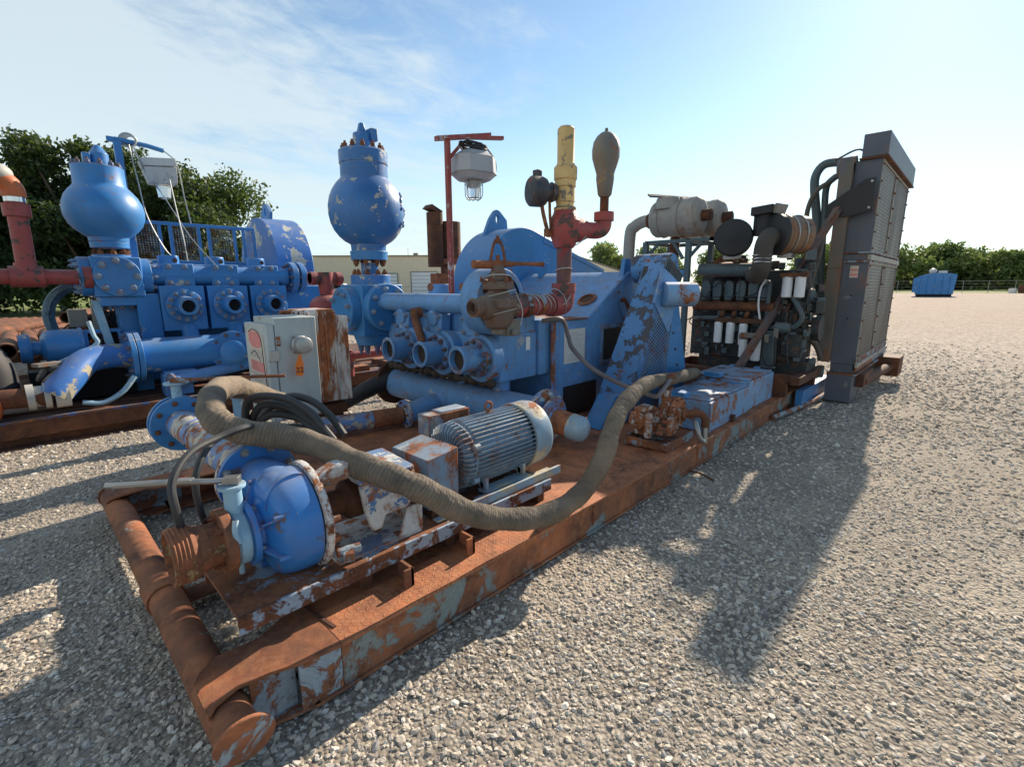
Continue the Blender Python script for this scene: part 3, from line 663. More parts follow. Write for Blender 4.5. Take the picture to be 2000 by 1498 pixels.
for y, d in ((1.565, -1), (4.29, 1)):
    b = MB(); b.lathe((.335, y, .140), (0.06*d, d, .20*d), [(0, .094), (.012, .096), (.015, .092)], 36); b.build('end_cap', 'rustcap', sk, .002)
b = MB(); b.b2((.72, 1.86, .208), (7.6, 2.32, .219)); b.b2((1.30, 2.32, .208), (7.6, 4.03, .219)); b.build('deck_plate', 'deck', sk)
b = MB(); b.box((.722, 1.87, .229), (.014, .27, .006), .15); b.build('weld_seam', 'rustdk', sk)
b = MB()
for x in (1.34, 2.6, 4.0, 5.5, 7.0): b.b2((x-.05, 1.66, .03), (x+.05, 4.23, .205))
b.b2((.98, 2.34, .03), (1.06, 4.2, .16)); b.build('cross_member', 'rustdk', sk)
for x in (1.12, 1.50):
    b = MB(); b.b2((x, 1.74, .228), (x+.016, 1.85, .318)); b.b2((x-.035, 1.74, .228), (x+.016, 1.752, .318)); b.build('upright_bracket', 'rust', sk, .0015)
# raised transverse beams and grating beyond the hatch boxes
b = MB()
for i in range(6): b.b2((6.45+i*.16, 1.66, .226), (6.50+i*.16, 2.5, .235))
b.build('step_bar', 'rustdk', sk)
b = MB(); b.b2((6.9, 1.5, .05), (8.4, 1.58, .26)); b.build('tail_beam', 'blue', sk); b = MB(); b.tube([(6.1, 1.60, .06), (6.9, 1.52, .05), (8.2, 1.42, .07)], .03, 8); b.build('tail_pipe', 'rustcap', sk)

# ---- base channel of the charging pump
mb = thing('mounting_base', 'rusty channel base with flaking pale blue edge under the charging pump', 'base', (1.3, 2.05, .22))
b = MB(); b.b2((.43, 1.86, .366), (2.27, 2.30, .378)); b.b2((.43, 2.30, .31), (2.27, 2.312, .38)); chn = b.build('channel', 'rustbase', mb, .002); MB().b2((.428, 1.846, .308), (2.27, 1.862, .3815)).build('edge_lip', 'rustedge', chn, .002)
b = MB()
for x in (.95, 1.45, 1.9, 2.2): b.b2((x, 1.9, .222), (x+.06, 2.26, .366))
b.build('support', 'rustdk', mb)
b = MB(); b.b2((1.70, 1.90, .381), (2.36, 1.96, .405)); b.b2((1.70, 2.26, .381), (2.36, 2.31, .405)); b.b2((1.55, 1.875, .379), (2.40, 1.895, .43)); b.build('slide_rail', 'motorcap', mb, .002)
b = MB(); b.b2((.86, 1.90, .379), (1.30, 2.27, .392)); b.build('sole_plate', 'bluew', mb, .002)

# ================================================================ centrifugal pump
cy, cz = 2.10, .585
cp = thing('centrifugal_pump', 'blue centrifugal pump with round casing and rust chips in front of the motor', 'pump', (.8, cy, .38))
X = V((1, 0, 0))
b = MB(); b.lathe((.60, cy, cz), X, [(-.02, .10), (.0, .105), (.022, .14), (.030, .175), (.042, .200), (.062, .218), (.10, .228), (.16, .231), (.192, .229), (.198, .20)], 56, (False, True))
cas = b.build('casing', 'bluev', cp)
b = MB(); b.lathe((.800, cy, cz), X, [(0, .22), (0, .243), (.022, .247), (.030, .244), (.030, .1)], 56, (False, False)); b.build('casing_ring', 'ringw', cp, .002)
b = MB(); b.lathe((.556, cy, cz), X, [(-.002, .135), (.022, .135), (.024, .09), (.06, .095)], 44, (True, False)); fl = b.build('suction_flange', 'bluev', cp, .003)
bolts(fl, (.578, cy, cz), X, .115, 8, .010, .013, 'boltb', .3)
for a in (62, 150, 200, 285, -20):
    b = MB()
    ar = rad(a); u = V((0, math.cos(ar), math.sin(ar))); o = V((.60, cy, cz))
    b.prism([o+u*.09-X*.02, o+u*.125-X*.02, o+u*.185+X*.015, o+u*.208+X*.045, o+u*.1+X*.05], X.cross(u)*.009); b.build('rib', 'bluev', cas, .002)
    MB().cyl(o+u*.200+X*.015, o+u*.205+X*.06, .013, n=10).build('bolt_boss', 'bluev', cas, .002)
# tangential discharge nozzle
b = MB(); b.tube([(.735, 2.02, .70), (.73, 2.14, .70), (.725, 2.24, .705), (.72, 2.40, .70)], .105, 32, 5, lambda q: 1.12-.12*q, (True, False)); b.build('discharge_nozzle', 'bluev', cp)
fl = MB().lathe((.72, 2.385, .70), (0, 1, 0), [(0, .1), (0, .178), (.026, .178), (.026, .1)], 44, (False, False)).build('discharge_flange', 'bluev', cp, .003)
bolts(fl, (.72, 2.385, .70), (0, -1, 0), .15, 8, .015, .020, 'steel', .35)
# bearing frame with arch bracket
b = MB(); b.lathe((.83, cy, cz), X, [(0, .12), (.05, .10), (.07, .065), (.14, .06), (.17, .095), (.42, .10), (.45, .06), (.55, .032)], 28); b.build('bearing_housing', 'rustdk', cp)
b = MB(); b.prism([(1.0, 1.935, .70), (1.30, 1.935, .70), (1.30, 1.935, .57), (1.24, 1.93, .52), (1.12, 1.93, .52), (1.10, 1.93, .46), (1.05, 1.93, .46), (1.02, 1.93, .55)], (0, .03, 0))
b.prism([(1.0, 1.94, .70), (1.30, 1.94, .70), (1.30, 2.24, .72), (1.0, 2.24, .72)], (0, 0, .025)); fr = b.build('bearing_frame', 'bluew', cp, .008)
b = MB(); b.prism([(1.17, 1.90, .392), (1.305, 1.90, .392), (1.30, 1.93, .52), (1.24, 1.93, .52)], (0, .012, 0)); b.b2((1.295, 1.90, .392), (1.308, 2.24, .56)); b.build('foot', 'bluew', cp, .003)
text('MCM', .085, (1.14, 1.934, .645), (1, 0, 0), (0, 0, 1), 'bluew', fr, .004)
b = MB(); b.prism([(.826, 1.955, .79), (.90, 1.95, .825), (1.0, 1.945, .83), (1.035, 1.945, .80), (1.05, 1.94, .72), (1.0, 1.94, .70), (.975, 1.945, .765), (.90, 1.95, .77), (.826, 1.955, .745)], (0, .09, 0)); b.build('arch_bracket', 'bluew', cp, .010)
b = MB()
for y, z in ((1.93, .50), (1.92, .60), (1.99, .44), (2.0, .74)): b.cyl((.83, y, z), (.885, y, z), .014, n=8); b.cyl((.835, y, z), (.855, y, z), .022, n=6)
b.cyl((.85, 1.90, .45), (.95, 1.88, .445), .022, n=10); b.cyl((.87, 1.88, .43), (.91, 1.86, .43), .028, n=8); b.build('gland_stud', 'rustbase', cp)
# ---- butterfly valve, light blue
bv = thing('butterfly_valve', 'pale blue butterfly valve with long grey lever on the pump inlet', 'valve', (.52, cy, .46))
b = MB(); b.lathe((.498, cy, cz), X, [(0, .108), (.01, .116), (.048, .116), (.057, .108)], 36); b.cyl((.526, cy, cz+.08), (.526, cy, .80), .036, .034, n=20); b.cyl((.526, cy, cz-.17), (.526, cy, cz-.08), .012, n=8); b.build('body', 'lblue', bv, .002)
b = MB(); b.torus((.526, 1.985, .63), (0, .4, 1), .0, .014, 8); b.tube([(.50, 2.0, .70), (.49, 1.985, .66), (.50, 1.985, .61)], .012, 8); b.build('lug', 'lblue', bv)
b = MB(); b.lathe((.526, cy, .80), (0, 0, 1), [(0, .052), (.014, .052), (.014, .02)], 24); b.build('top_plate', 'lblue', bv, .002)
b = MB(); b.tube([(.53, 2.10, .832), (.46, 2.14, .835), (.36, 2.22, .84), (.20, 2.34, .84), (.165, 2.37, .84)], .013, 8, 3); b.box((.53, 2.10, .832), (.06, .04, .03), -.6); b.box((.30, 2.265, .842), (.28, .034, .012), -.62); b.build('lever', 'steel', bv, .001)
# ---- rusty threaded coupling
rc = thing('pipe_coupling', 'rusty threaded hammer-union coupling open at the near end of the pump', 'coupling', (.38, cy, .47))
fl = MB().lathe((.455, cy, cz), X, [(0, .07), (0, .132), (.040, .132), (.040, .07)], 40, (False, False)).build('flange', 'rust', rc, .004)
bolts(fl, (.455, cy, cz), -X, .108, 8, .012, .018, 'boltr')
b = MB(); b.lathe((.30, cy, cz), X, [(.155, .088), (.12, .086), (.10, .092), (.075, .084), (.07, .094)], 40, (False, False)); b.lathe((.36, cy, cz), X, [(0, .094), (.01, .096), (.05, .092)], 36, (False, False)); b.build('spool', 'rustflake', rc)
pr_ = [(.075, .10)]; 
for i in range(5): pr_ += [(.062-i*.014, .110), (.057-i*.014, .114), (.052-i*.014, .110)]
pr_ += [(-.01, .110), (-.012, .098), (.02, .088), (.05, .082), (.10, .08), (.10, 0)]
MB().lathe((.295, cy, cz), X, pr_, 44, (False, False)).build('threaded_collar', 'rustflake', rc)
# ---- discharge pipe going away to the left
dp_ = thing('discharge_pipe', 'peeling blue pipe with flanges running left from the round pump', 'pipe', (.71, 3.2, .5))
fl = MB().lathe((.72, 2.414, .70), (0, 1, 0), [(0, .1), (0, .18), (.024, .18), (.024, .1)], 44, (False, False)).build('flange', 'ringw', dp_, .003)
b = MB(); b.tube([(.72, 2.43, .70), (.72, 2.9, .70), (.715, 3.82, .685)], .098, 36, 4); b.lathe((.717, 2.95, .698), (0, 1, 0), [(0, .099), (.005, .103), (.012, .103), (.017, .099)], 36, (False, False)); b.lathe((.717, 3.35, .694), (0, 1, 0), [(0, .099), (.005, .103), (.012, .103), (.017, .099)], 36, (False, False)); b.build('pipe', 'bluespec', dp_)
fl = flange(dp_, 'flange', (.715, 3.82, .685), (0, -1, 0), .185, .026, 'blue', 8, .148, .014, 'boltr')
b = MB(); b.lathe((.715, 3.85, .685), (0, 1, 0), [(0, .12), (.045, .12)], 30); b.lathe((.715, 3.90, .685), (0, 1, 0), [(0, .185), (.024, .185)], 36); b.build('blind_flange', 'blue', dp_, .003)
b = MB(); b.cyl((.715, 3.875, .80), (.715, 3.875, .955), .03, n=14); b.lathe((.715, 3.875, .955), (0, 0, 1), [(0, .07), (.014, .07)], 20); b.build('valve_neck', 'lblue', dp_, .002)
b = MB(); b.box((.74, 3.83, .985), (.13, .035, .03), -.75); b.tube([(.72, 3.86, .985), (.86, 3.72, .99), (1.1, 3.62, .985), (1.3, 3.5, .98)], .012, 8, 3); b.build('valve_lever', 'rustbase', dp_, .002)
b = MB(); b.tube([(.52, 2.45, .50), (.60, 2.5, .2), (.62, 2.5, .03)], .05, 10); b.build('prop', 'rustdk', dp_)
# second pale valve neck hidden behind the hose
vn = thing('valve_stem', 'pale blue valve stem with flat round top right behind the thick hose bend', 'valve', (1.05, 3.72, .55))
b = MB(); b.cyl((1.05, 3.72, .55), (1.05, 3.72, .84), .045, n=16); b.lathe((1.05, 3.72, .84), (0, 0, 1), [(0, .095), (.02, .095)], 24); b.build('neck', 'lblue', vn, .002); MB().box((1.04, 3.71, .89), (.06, .06, .05), .4).build('nut', 'boltr', vn, .003); MB().cyl((1.05, 3.72, .1), (1.05, 3.72, .55), .09, n=20).build('body', 'blue', vn)

# ================================================================ guard box and motor
gb = thing('coupling_guard', 'square rusted box guard over the shaft in front of the finned motor', 'guard', (1.48, 2.12, .38))
b = MB(); b.prism([(1.385, 1.945, .44), (1.585, 1.945, .44), (1.585, 1.945, .745), (1.385, 1.945, .715)], (0, .335, .0)); b.build('cover', 'boxrust', gb, .004)
b = MB(); b.b2((1.40, 1.90, .381), (1.57, 1.945, .392)); b.build('foot', 'motorcap', gb, .002)
MB().b2((1.41, 1.96, .38), (1.56, 2.26, .44)).build('pedestal', 'rustdk', gb)
mo = thing('electric_motor', 'grey blue finned electric motor on the rusty base channel', 'motor', (2.0, 2.12, .40))
my, mz = 2.14, .615
b = MB(); b.lathe((1.66, my, mz), X, [(-.03, .05), (.0, .08), (.01, .15), (.05, .178), (.56, .178), (.58, .15)], 40); b.build('stator_body', 'motor', mo)
b = MB()
for i in range(46):
    a = 2*PI*i/46; u = V((0, math.cos(a), math.sin(a)))
    if abs(math.degrees(math.atan2(u.z, u.y))+90) < 14: continue
    w = X.cross(u)*.0022; o = V((1.74, my, mz)); b.prism([o+u*.17-w, o+X*.49+u*.17-w, o+X*.49+u*.207-w, o+X*.01+u*.207-w], w*2)
for i in range(40):
    a = 2*PI*i/40; u = V((0, math.cos(a), math.sin(a))); w = X.cross(u)*.003; o = V((1.66, my, mz))
    b.prism([o+u*.10-w-X*.004, o+u*.16-w-X*.012, o+u*.196-w+X*.01, o+X*.065+u*.20-w, o+X*.065+u*.15-w], w*2)
b.build('cooling_fin', 'motor', mo)
b = MB(); b.lathe((2.225, my, mz), X, [(0, .20), (0, .216), (.005, .219), (.13, .219), (.16, .212), (.185, .19), (.195, .16), (.195, .05)], 48, (False, True)); b.build('fan_cover', 'motorcap', mo)
b = MB(); b.lathe((1.725, my, mz), X, [(0, .17), (0, .192), (.012, .192), (.012, .17)], 40, (False, False))
for a in (25, 155, 215, -30): b.cyl((1.71, my+.205*math.cos(rad(a)), mz+.205*math.sin(rad(a))), (1.75, my+.205*math.cos(rad(a)), mz+.205*math.sin(rad(a))), .02, n=10)
b.build('end_bell', 'motor', mo)
for y in (1.965, 2.315):
    b = MB(); b.b2((1.78, y-.04, .407), (2.16, y+.04, .425)); s_ = 1 if y > 2.1 else -1
    for x in (1.80, 2.12): b.prism([(x-.012, y, .425), (x+.012, y, .425), (x+.012, my+s_*.06, .47), (x-.012, my+s_*.06, .47)], (0, 0, .04))
    for x in (1.80, 2.12): b.prism([(x-.012, y-.02, .425), (x+.012, y-.02, .425), (x+.012, y-.02, .50), (x-.012, y-.02, .50)], (0, .05, 0))
    b.build('foot', 'motorcap', mo, .002)
b = MB(); b.box((1.86, 2.36, .76), (.20, .10, .16), 0); b.build('terminal_box', 'motor', mo, .006)
b = MB(); b.prism([(1.66, 2.30, .70), (1.98, 2.30, .70), (1.98, 2.30, .83), (1.66, 2.30, .83)], (0, .12, 0)); b.build('terminal_cover', 'boxrust', mo, .006)
b = MB(); b.torus((2.0, my, .862), (0, 1, 0), .028, .008, 18, 6); b.cyl((2.0, my, .80), (2.0, my, .84), .014, n=8); b.build('lifting_eye', 'rustred', mo)
b = MB(); b.cyl((1.55, my, mz), (1.64, my, mz), .03, n=12); b.build('shaft', 'steel', mo)

# ================================================================ hoses and cables
H0 = [(1.25, 3.35, .80), (.97, 3.08, .97), (.80, 2.91, 1.06), (.67, 2.73, 1.08), (.60, 2.57, 1.05), (.59, 2.45, 1.0), (.68, 2.38, .94), (.82, 2.32, .90), (.95, 2.18, .845), (1.01, 1.97, .80), (1.08, 1.78, .765), (1.19, 1.69, .69), (1.38, 1.64, .54), (1.66, 1.61, .41), (1.96, 1.59, .345), (2.21, 1.56, .40), (2.40, 1.55, .55), (2.59, 1.61, .69), (2.93, 1.72, .79), (3.60, 1.91, .80), (4.43, 2.06, .71), (5.3, 2.25, .62), (6.1, 2.6, .45)]
b = MB(); rg = random.Random(5); wv = [rg.uniform(-.02, .02) for _ in range(400)]
b.tube(H0, .060, 24, 14, lambda q: 1+.045*math.sin(q*170)+.03*math.sin(q*61+1)+wv[int(q*399)])
tag(b.build('hose', 'hose'), 'thick grey brown wrapped suction hose sagging across the whole near skid', 'hose')
def cab(pts, r, label, group=None, mat='cable', nm='cable', k=8):
    return tag(MB().tube(pts, r, 10, k).build(nm, mat), label, 'cable' if 'cable' in nm else 'hose', group)
cab([(.74, 2.55, .30), (.60, 2.5, .36), (.43, 2.22, .50), (.36, 2.14, .62), (.33, 2.10, .78), (.34, 2.13, .88), (.42, 2.20, .95), (.54, 2.27, .97), (.68, 2.32, .98), (.78, 2.5, .90)], .015, 'dark cable looped over the round discharge flange, outer of two', 'cables around the round pump')
cab([(.78, 2.58, .26), (.66, 2.55, .32), (.52, 2.35, .46), (.45, 2.26, .62), (.43, 2.24, .78), (.46, 2.26, .88), (.53, 2.32, .94), (.64, 2.38, .955), (.76, 2.52, .88)], .014, 'grey cable just inside the outer loop at the discharge flange', 'cables around the round pump')
bl = [((.80, 2.79, .88), (.82, 2.72, 1.02), (.93, 2.57, 1.03), (1.0, 2.42, .97), (1.02, 2.32, .90), (1.04, 2.25, .84)), ((.83, 2.82, .86), (.87, 2.70, .98), (.96, 2.58, .97), (1.01, 2.42, .91), (1.02, 2.30, .86)),
      ((.84, 2.80, .84), (.90, 2.66, .93), (.98, 2.52, .92), (1.0, 2.40, .885), (1.01, 2.3, .84)), ((.86, 2.84, .82), (.93, 2.62, .86), (.98, 2.48, .87), (.99, 2.36, .85)), ((.90, 2.9, .86), (.99, 2.7, 1.0), (1.06, 2.55, 1.0), (1.10, 2.40, .93), (1.12, 2.30, .84))]
lb = ['topmost black cable of the coil below the grey cabinet', 'second black cable from the top of the coil below the grey cabinet', 'middle black cable of the coil below the grey cabinet', 'lowest black cable of the coil, lying on the thick hose', 'rear black cable of the coil, nearest the cabinet bottom']
for p, l_ in zip(bl, lb): cab(p, .020, l_, 'black cables coiled below the cabinet')
cab([(3.52, 3.00, 1.27), (3.66, 2.92, 1.285), (3.76, 2.92, 1.24), (3.78, 2.88, 1.10), (3.72, 2.78, 1.0), (3.72, 2.56, .84), (3.80, 2.32, .72), (3.76, 2.05, .68), (3.72, 1.9, .67), (3.78, 1.88, .70), (3.95, 1.90, .76), (4.05, 1.92, .80)], .022, 'thin grey hose curving from the pump housing down to the white rusted pump', 'hose', 'hosesm', 'hose')

# ================================================================ electrical cabinet
ec = thing('electrical_cabinet', 'grey electrical cabinet with torn warning labels standing by the cable coil', 'cabinet', (1.45, 3.9, .2))
x0, x1, y0, y1, z0, z1 = 1.33, 1.64, 3.70, 4.12, .60, 1.375
b = MB(); b.b2((x0, y0, z0), (x1, y1, z1)); cb_ = b.build('housing', 'cab', ec, .006)
b = MB(); b.b2((x0-.062, y0-.005, z0-.0), (x0-.006, y1+.03, z1-.045)); dr_ = b.build('door', 'cab', ec, .006)
b = MB()
dx = x0-.064
def dq(b, ya, za, yb, zb, dpt=.0015): b.b2((dx-dpt, ya, za), (dx, yb, zb))
b = MB(); b.prism([(dx-.0012, 3.76, 1.20), (dx-.0012, 3.755, .76), (dx-.0012, 3.80, .745), (dx-.0012, 3.86, .80), (dx-.0012, 3.93, .79), (dx-.0012, 4.02, .85), (dx-.0012, 4.08, .86), (dx-.0012, 4.09, 1.04), (dx-.0012, 4.07, 1.10), (dx-.0012, 4.09, 1.27), (dx-.0012, 4.02, 1.295), (dx-.0012, 3.84, 1.28), (dx-.0012, 3.78, 1.25)], (.001, 0, 0)); lb_ = b.build('label', 'stickw', dr_)
b = MB(); b.prism([(dx-.0026, 3.82+.0, 1.17), (dx-.0026, 3.86, 1.145), (dx-.0026, 4.0, 1.15), (dx-.0026, 4.06, 1.19), (dx-.0026, 4.06, 1.25), (dx-.0026, 4.0, 1.275), (dx-.0026, 3.87, 1.265), (dx-.0026, 3.82, 1.23)], (.0012, 0, 0)); b.build('label_print', 'stick', lb_)
b = MB(); b.prism([(dx-.0026, 3.78, .96), (dx-.0026, 4.06, .97), (dx-.0026, 4.06, 1.05), (dx-.0026, 3.80, 1.04)], (.0012, 0, 0)); b.build('label_print', 'stick', lb_)
b = MB(); rg = random.Random(31)
for z in (1.125, 1.108, 1.092, 1.076, .945, .93, .915, .90, .885, .83, .815):
    y = 3.79
    while y < 4.04: w = rg.uniform(.012, .05); dq(b, y, z, y+w, z+.006, .0028); y += w+rg.uniform(.006, .02)
b.build('label_print', 'inkg', lb_)
b = MB(); b.tube([(dx-.003, 4.06, 1.26), (dx-.003, 3.98, 1.285), (dx-.003, 3.86, 1.27), (dx-.003, 3.80, 1.20), (dx-.003, 3.79, 1.05), (dx-.003, 3.77, .90), (dx-.003, 3.765, .78)], .003, 5, 4); b.tube([(dx-.003, 4.05, 1.09), (dx-.003, 3.95, 1.12), (dx-.003, 3.85, 1.05)], .0025, 5, 4); b.tube([(dx-.003, 3.96, .87), (dx-.003, 3.88, .85), (dx-.003, 3.80, .82)], .0025, 5, 4); b.build('torn_edge', 'ink', lb_)
b = MB(); b.torus((x0+.01, 3.69, 1.20), (0, 1, 0), .012, .006, 12, 6); b.b2((x0-.06, 3.682, 1.06), (x0+.012, 3.694, 1.14)); b.build('latch', 'bead', dr_, .003)
b = MB(); b.b2((x0+.004, 3.687, 1.17), (x0+.03, 3.70, 1.24)); b.build('hinge', 'rust', ec, .002)
b = MB(); b.b2((1.445, 3.685, 1.10), (1.50, 3.70, 1.24)); b.lathe((1.50, 3.70, 1.17), (0, -1, 0), [(0, .07), (.03, .07), (.04, .06), (.075, .058), (.08, .065), (.10, .062), (.105, .05)], 26); rcp = b.build('receptacle', 'bead', ec, .002)
boltat(rcp, [(1.455, 3.684, 1.225), (1.455, 3.684, 1.115)], (0, -1, 0), .006, .006, 'boltr')
b = MB(); b.cyl((1.36, 3.95, .03), (1.36, 3.95, .60), .03, n=10); b.cyl((1.6, 3.95, .21), (1.6, 3.95, .60), .03, n=10); b.build('stand_leg', 'cab', ec)
tg = thing('tag', 'orange lot tag with number 22 hanging from the cabinet receptacle', 'tag', (1.455, 3.66, 1.0))
b = MB(); b.prism([(1.46, 3.63, 1.10), (1.475, 3.63, 1.10), (1.49, 3.63, 1.03), (1.485, 3.63, .955), (1.475, 3.63, .94), (1.44, 3.63, .94), (1.43, 3.63, .955), (1.428, 3.63, 1.02)], (0, .003, 0)); b.build('card', 'orangetag', tg); text('22', .06, (1.458, 3.628, .985), (1, 0, 0), (0, 0, 1), 'ink', tg, .0006)

# rusted starter box behind the cabinet
rb = thing('starter_box', 'white steel box streaked with heavy rust behind the grey cabinet', 'box', (1.95, 4.4, .2))
b = MB(); b.b2((1.78, 4.25, .55), (2.05, 4.60, 1.40)); b.prism([(2.05, 4.25, .55), (2.17, 4.22, .55), (2.17, 4.22, 1.33), (2.05, 4.25, 1.35)], (0, .3, 0))
b.build('housing', 'white_rust', rb, .004)
b = MB()
for x in (1.80, 1.88, 1.96, 2.04): b.b2((x, 4.232, .56), (x+.02, 4.25, 1.38))
b.b2((1.60, 4.27, 1.30), (1.78, 4.30, 1.40)); b.build('rib', 'white_rust', rb, .003)
b = MB()
for x in (1.62, 1.66, 1.70, 1.74): b.b2((x, 4.262, 1.33), (x+.012, 4.27, 1.385))
b.build('slot', 'rustdk', rb)
b = MB(); b.cyl((1.85, 4.4, .2), (1.85, 4.4, .56), .05, n=12); b.cyl((2.1, 4.4, .2), (2.1, 4.4, .56), .05, n=12); b.box((1.98, 4.4, .46), (.34, .2, .1)); b.build('stand', 'rustdk', rb)
# lone pole + speckled pipe between
spp = thing('suction_pipe', 'low peeling blue and white pipe running from cabinet to suction header', 'pipe', (2.2, 4.1, .2))
b = MB(); b.tube([(1.6, 4.20, .36), (1.9, 4.16, .35), (2.50, 4.06, .33)], .085, 28, 3); b.build('pipe', 'bluespec', spp); b = MB(); b.cyl((2.28, 4.095, .337), (2.58, 4.05, .33), .088, n=28); b.build('sleeve', 'rust', spp)
fl = flange(spp, 'flange', (2.60, 4.045, .33), (-1, .15, 0), .15, .045, 'bluespec', 8, .125, .012, 'boltr')

# ================================================================ small white rusted pump and elbow
sp = thing('small_pump', 'small white pump eaten by rust on a rusty base beside the blue boxes', 'pump', (4.0, 1.95, .3))
b = MB(); b.b2((3.62, 1.72, .232), (4.05, 2.12, .25)); b.b2((3.62, 1.72, .25), (4.12, 1.735, .31)); b.b2((3.62, 2.1, .25), (4.12, 2.115, .31)); b.b2((3.60, 1.72, .25), (3.615, 2.11, .31)); b.build('base_frame', 'rustbase', sp, .002)
b = MB(); b.lathe((4.02, 1.93, .47), (0, -1, 0), [(-.06, .06), (-.03, .12), (.0, .145), (.05, .15), (.07, .14), (.085, .10), (.10, .055), (.14, .05)], 30); b.cyl((3.98, 1.93, .58), (3.98, 1.93, .69), .042, n=16); b.build('casing', 'wrust2', sp)
b = MB(); b.lathe((4.02, 1.845, .47), (0, -1, 0), [(0, .155), (.02, .155)], 28); fl = b.build('flange', 'wrust2', sp, .003); bolts(fl, (4.02, 1.825, .47), (0, -1, 0), .137, 10, .010, .013, 'boltr')
b = MB(); b.lathe((3.98, 1.93, .69), (0, 0, 1), [(0, .06), (.02, .06)], 20); b.cyl((3.98, 1.93, .71), (3.98, 1.93, .76), .03, n=12); b.tube([(3.98, 1.93, .74), (3.99, 1.92, .78), (4.03, 1.91, .80), (4.08, 1.92, .80)], .03, 10); b.build('top_fitting', 'rustred', sp)
b = MB(); b.lathe((3.90, 2.0, .45), (-1, .15, 0), [(0, .09), (.06, .10), (.08, .07), (.14, .06), (.15, .085), (.24, .085), (.25, .03), (.32, .025)], 22); b.b2((3.7, 1.93, .31), (3.86, 2.08, .40)); b.box((3.72, 2.0, .55), (.16, .10, .04)); b.box((3.66, 1.92, .42), (.05, .05, .22)); b.box((3.85, 1.80, .40), (.12, .04, .16)); b.build('bearing_bracket', 'wrust2', sp, .006)
b = MB()
for p in ((3.76, 1.90, .50), (3.80, 1.86, .44), (3.88, 1.84, .52), (3.70, 1.86, .36)): b.cyl(p, V(p)+V((.0, -.05, 0)), .018, n=7)
b.build('stud', 'rust', sp)
b = MB(); b.tube([(4.06, 1.79, .47), (4.10, 1.72, .48), (4.14, 1.66, .47), (4.15, 1.63, .42), (4.15, 1.63, .36)], .034, 14); b.lathe((4.05, 1.80, .47), (.5, -1, 0), [(0, .06), (.02, .06), (.03, .045)], 14); b.build('elbow', 'rustred', sp)
b = MB(); b.cyl((4.15, 1.63, .38), (4.14, 1.62, .22), .026, n=12); b.build('nipple', 'steel', sp)
cab([(4.15, 1.72, .40), (4.06, 1.68, .42), (4.02, 1.64, .36), (4.03, 1.62, .29), (4.07, 1.60, .25)], .022, 'short bent grey hose stub hanging below the small white pump', 'hose', 'steel', 'hose')

# ================================================================ blue hatch boxes
def hatchbox(label, xa, xb, ya, yb, zt, dz):
    t = thing('storage_box', label, 'box', ((xa+xb)/2, (ya+yb)/2, .22), 'blue lidded boxes on the skid edge')
    MB().b2((xa, ya, .228), (xb, yb, zt)).build('body', 'hatch', t, .006)
    ld = MB().b2((xa+.03, ya+.02, zt+.002), (xb-.02, yb-.01, zt+dz)).build('lid', 'hatch', t, .006)
    b = MB()
    for q in (.3, .75): b.b2((xb-.06, ya+(yb-ya)*q-.03, zt+dz), (xb+.02, ya+(yb-ya)*q+.03, zt+dz+.016))
    b.build('hinge', 'blue', ld, .002)
    b = MB(); b.b2((xa-.03, (ya+yb)/2-.02, zt+dz-.01), (xa+.10, (ya+yb)/2+.16, zt+dz+.045)); b.build('lid_stop', 'blue', ld, .003)
    b = MB(); b.b2((xa-.012, ya-.012, .23), (xa+.03, ya, zt)); b.build('corner_angle', 'hatch', t); return t
hatchbox('nearer peeling blue lidded box beside the small white pump', 4.42, 5.46, 1.70, 2.22, .515, .02)
hatchbox('farther taller blue lidded box behind the first one', 5.49, 6.38, 1.72, 2.36, .555, .022)
b = MB(); b.b2((4.95, 1.66, .228), (5.0, 1.70, .30)); tag(b.build('cleat', 'rustdk'), 'small rusty cleat at the foot of the nearer blue box', 'cleat')
# ================================================================ mud pump of the near skid
mp_ = thing('mud_pump', 'pale blue triplex mud pump with three open round cylinder ends on the near skid', 'pump', (4.4, 3.9, .22))
y0, y1 = 3.03, 4.75
b = MB(); b.prism([(3.80, y0, .24), (3.74, y0, .70), (3.74, y0, 1.25), (4.30, y0, 1.25), (5.02, y0, 1.70), (5.12, y0, 1.755), (5.30, y0, 1.76), (5.60, y0, 1.5), (5.60, y0, .24)], (0, y1-y0, 0)); pe = b.build('power_end', 'bluel', mp_, .015)
b = MB(); b.b2((3.90, y0-.004, .25), (4.50, y0-.001, .56)); b.build('opening_shade', 'dark', pe)  # thin dark sheet: shade of the frame opening is put into its colour
b = MB(); b.prism([(3.735, y0-.03, 1.252), (4.31, y0-.03, 1.252), (4.31, y1, 1.252), (3.735, y1, 1.252)], (0, 0, .012)); b.build('bench_plate', 'rustbase', pe, .002)
b = MB(); b.b2((3.70, y0-.006, .24), (3.76, y0+.01, 1.24)); b.build('frame_edge', paint('edge_rust', (.115, .265, .58), (.3, .3, .3), .2, .75, 41, 6, .5, streak=.8), pe)
b = MB(); sl_ = V((.72, 0, .45)).normalized(); nn = V((-sl_.z, 0, sl_.x)); c0 = V((4.62, 3.22, 1.25+.32*.45/.72*1.0))
c0 = V((4.30, 3.24, 1.25))+sl_*.34
b.lathe(c0, nn, [(0, .075), (.014, .115), (.024, .105), (.024, .08)], 28, (False, False)); pt_ = b.build('inspection_port', 'rustbase', pe); b = MB(); b.lathe(c0+nn*.012, nn, [(0, .08), (.002, .08)], 24); b.build('port_cover', 'rustdk', pt_)
b = MB(); b.prism([(4.56, y0-.012, .72), (4.98, y0-.012, .72), (5.04, y0-.012, 1.17), (4.56, y0-.012, 1.17)], (0, .012, 0)); wf = b.build('window_frame', 'hatch', pe, .004)
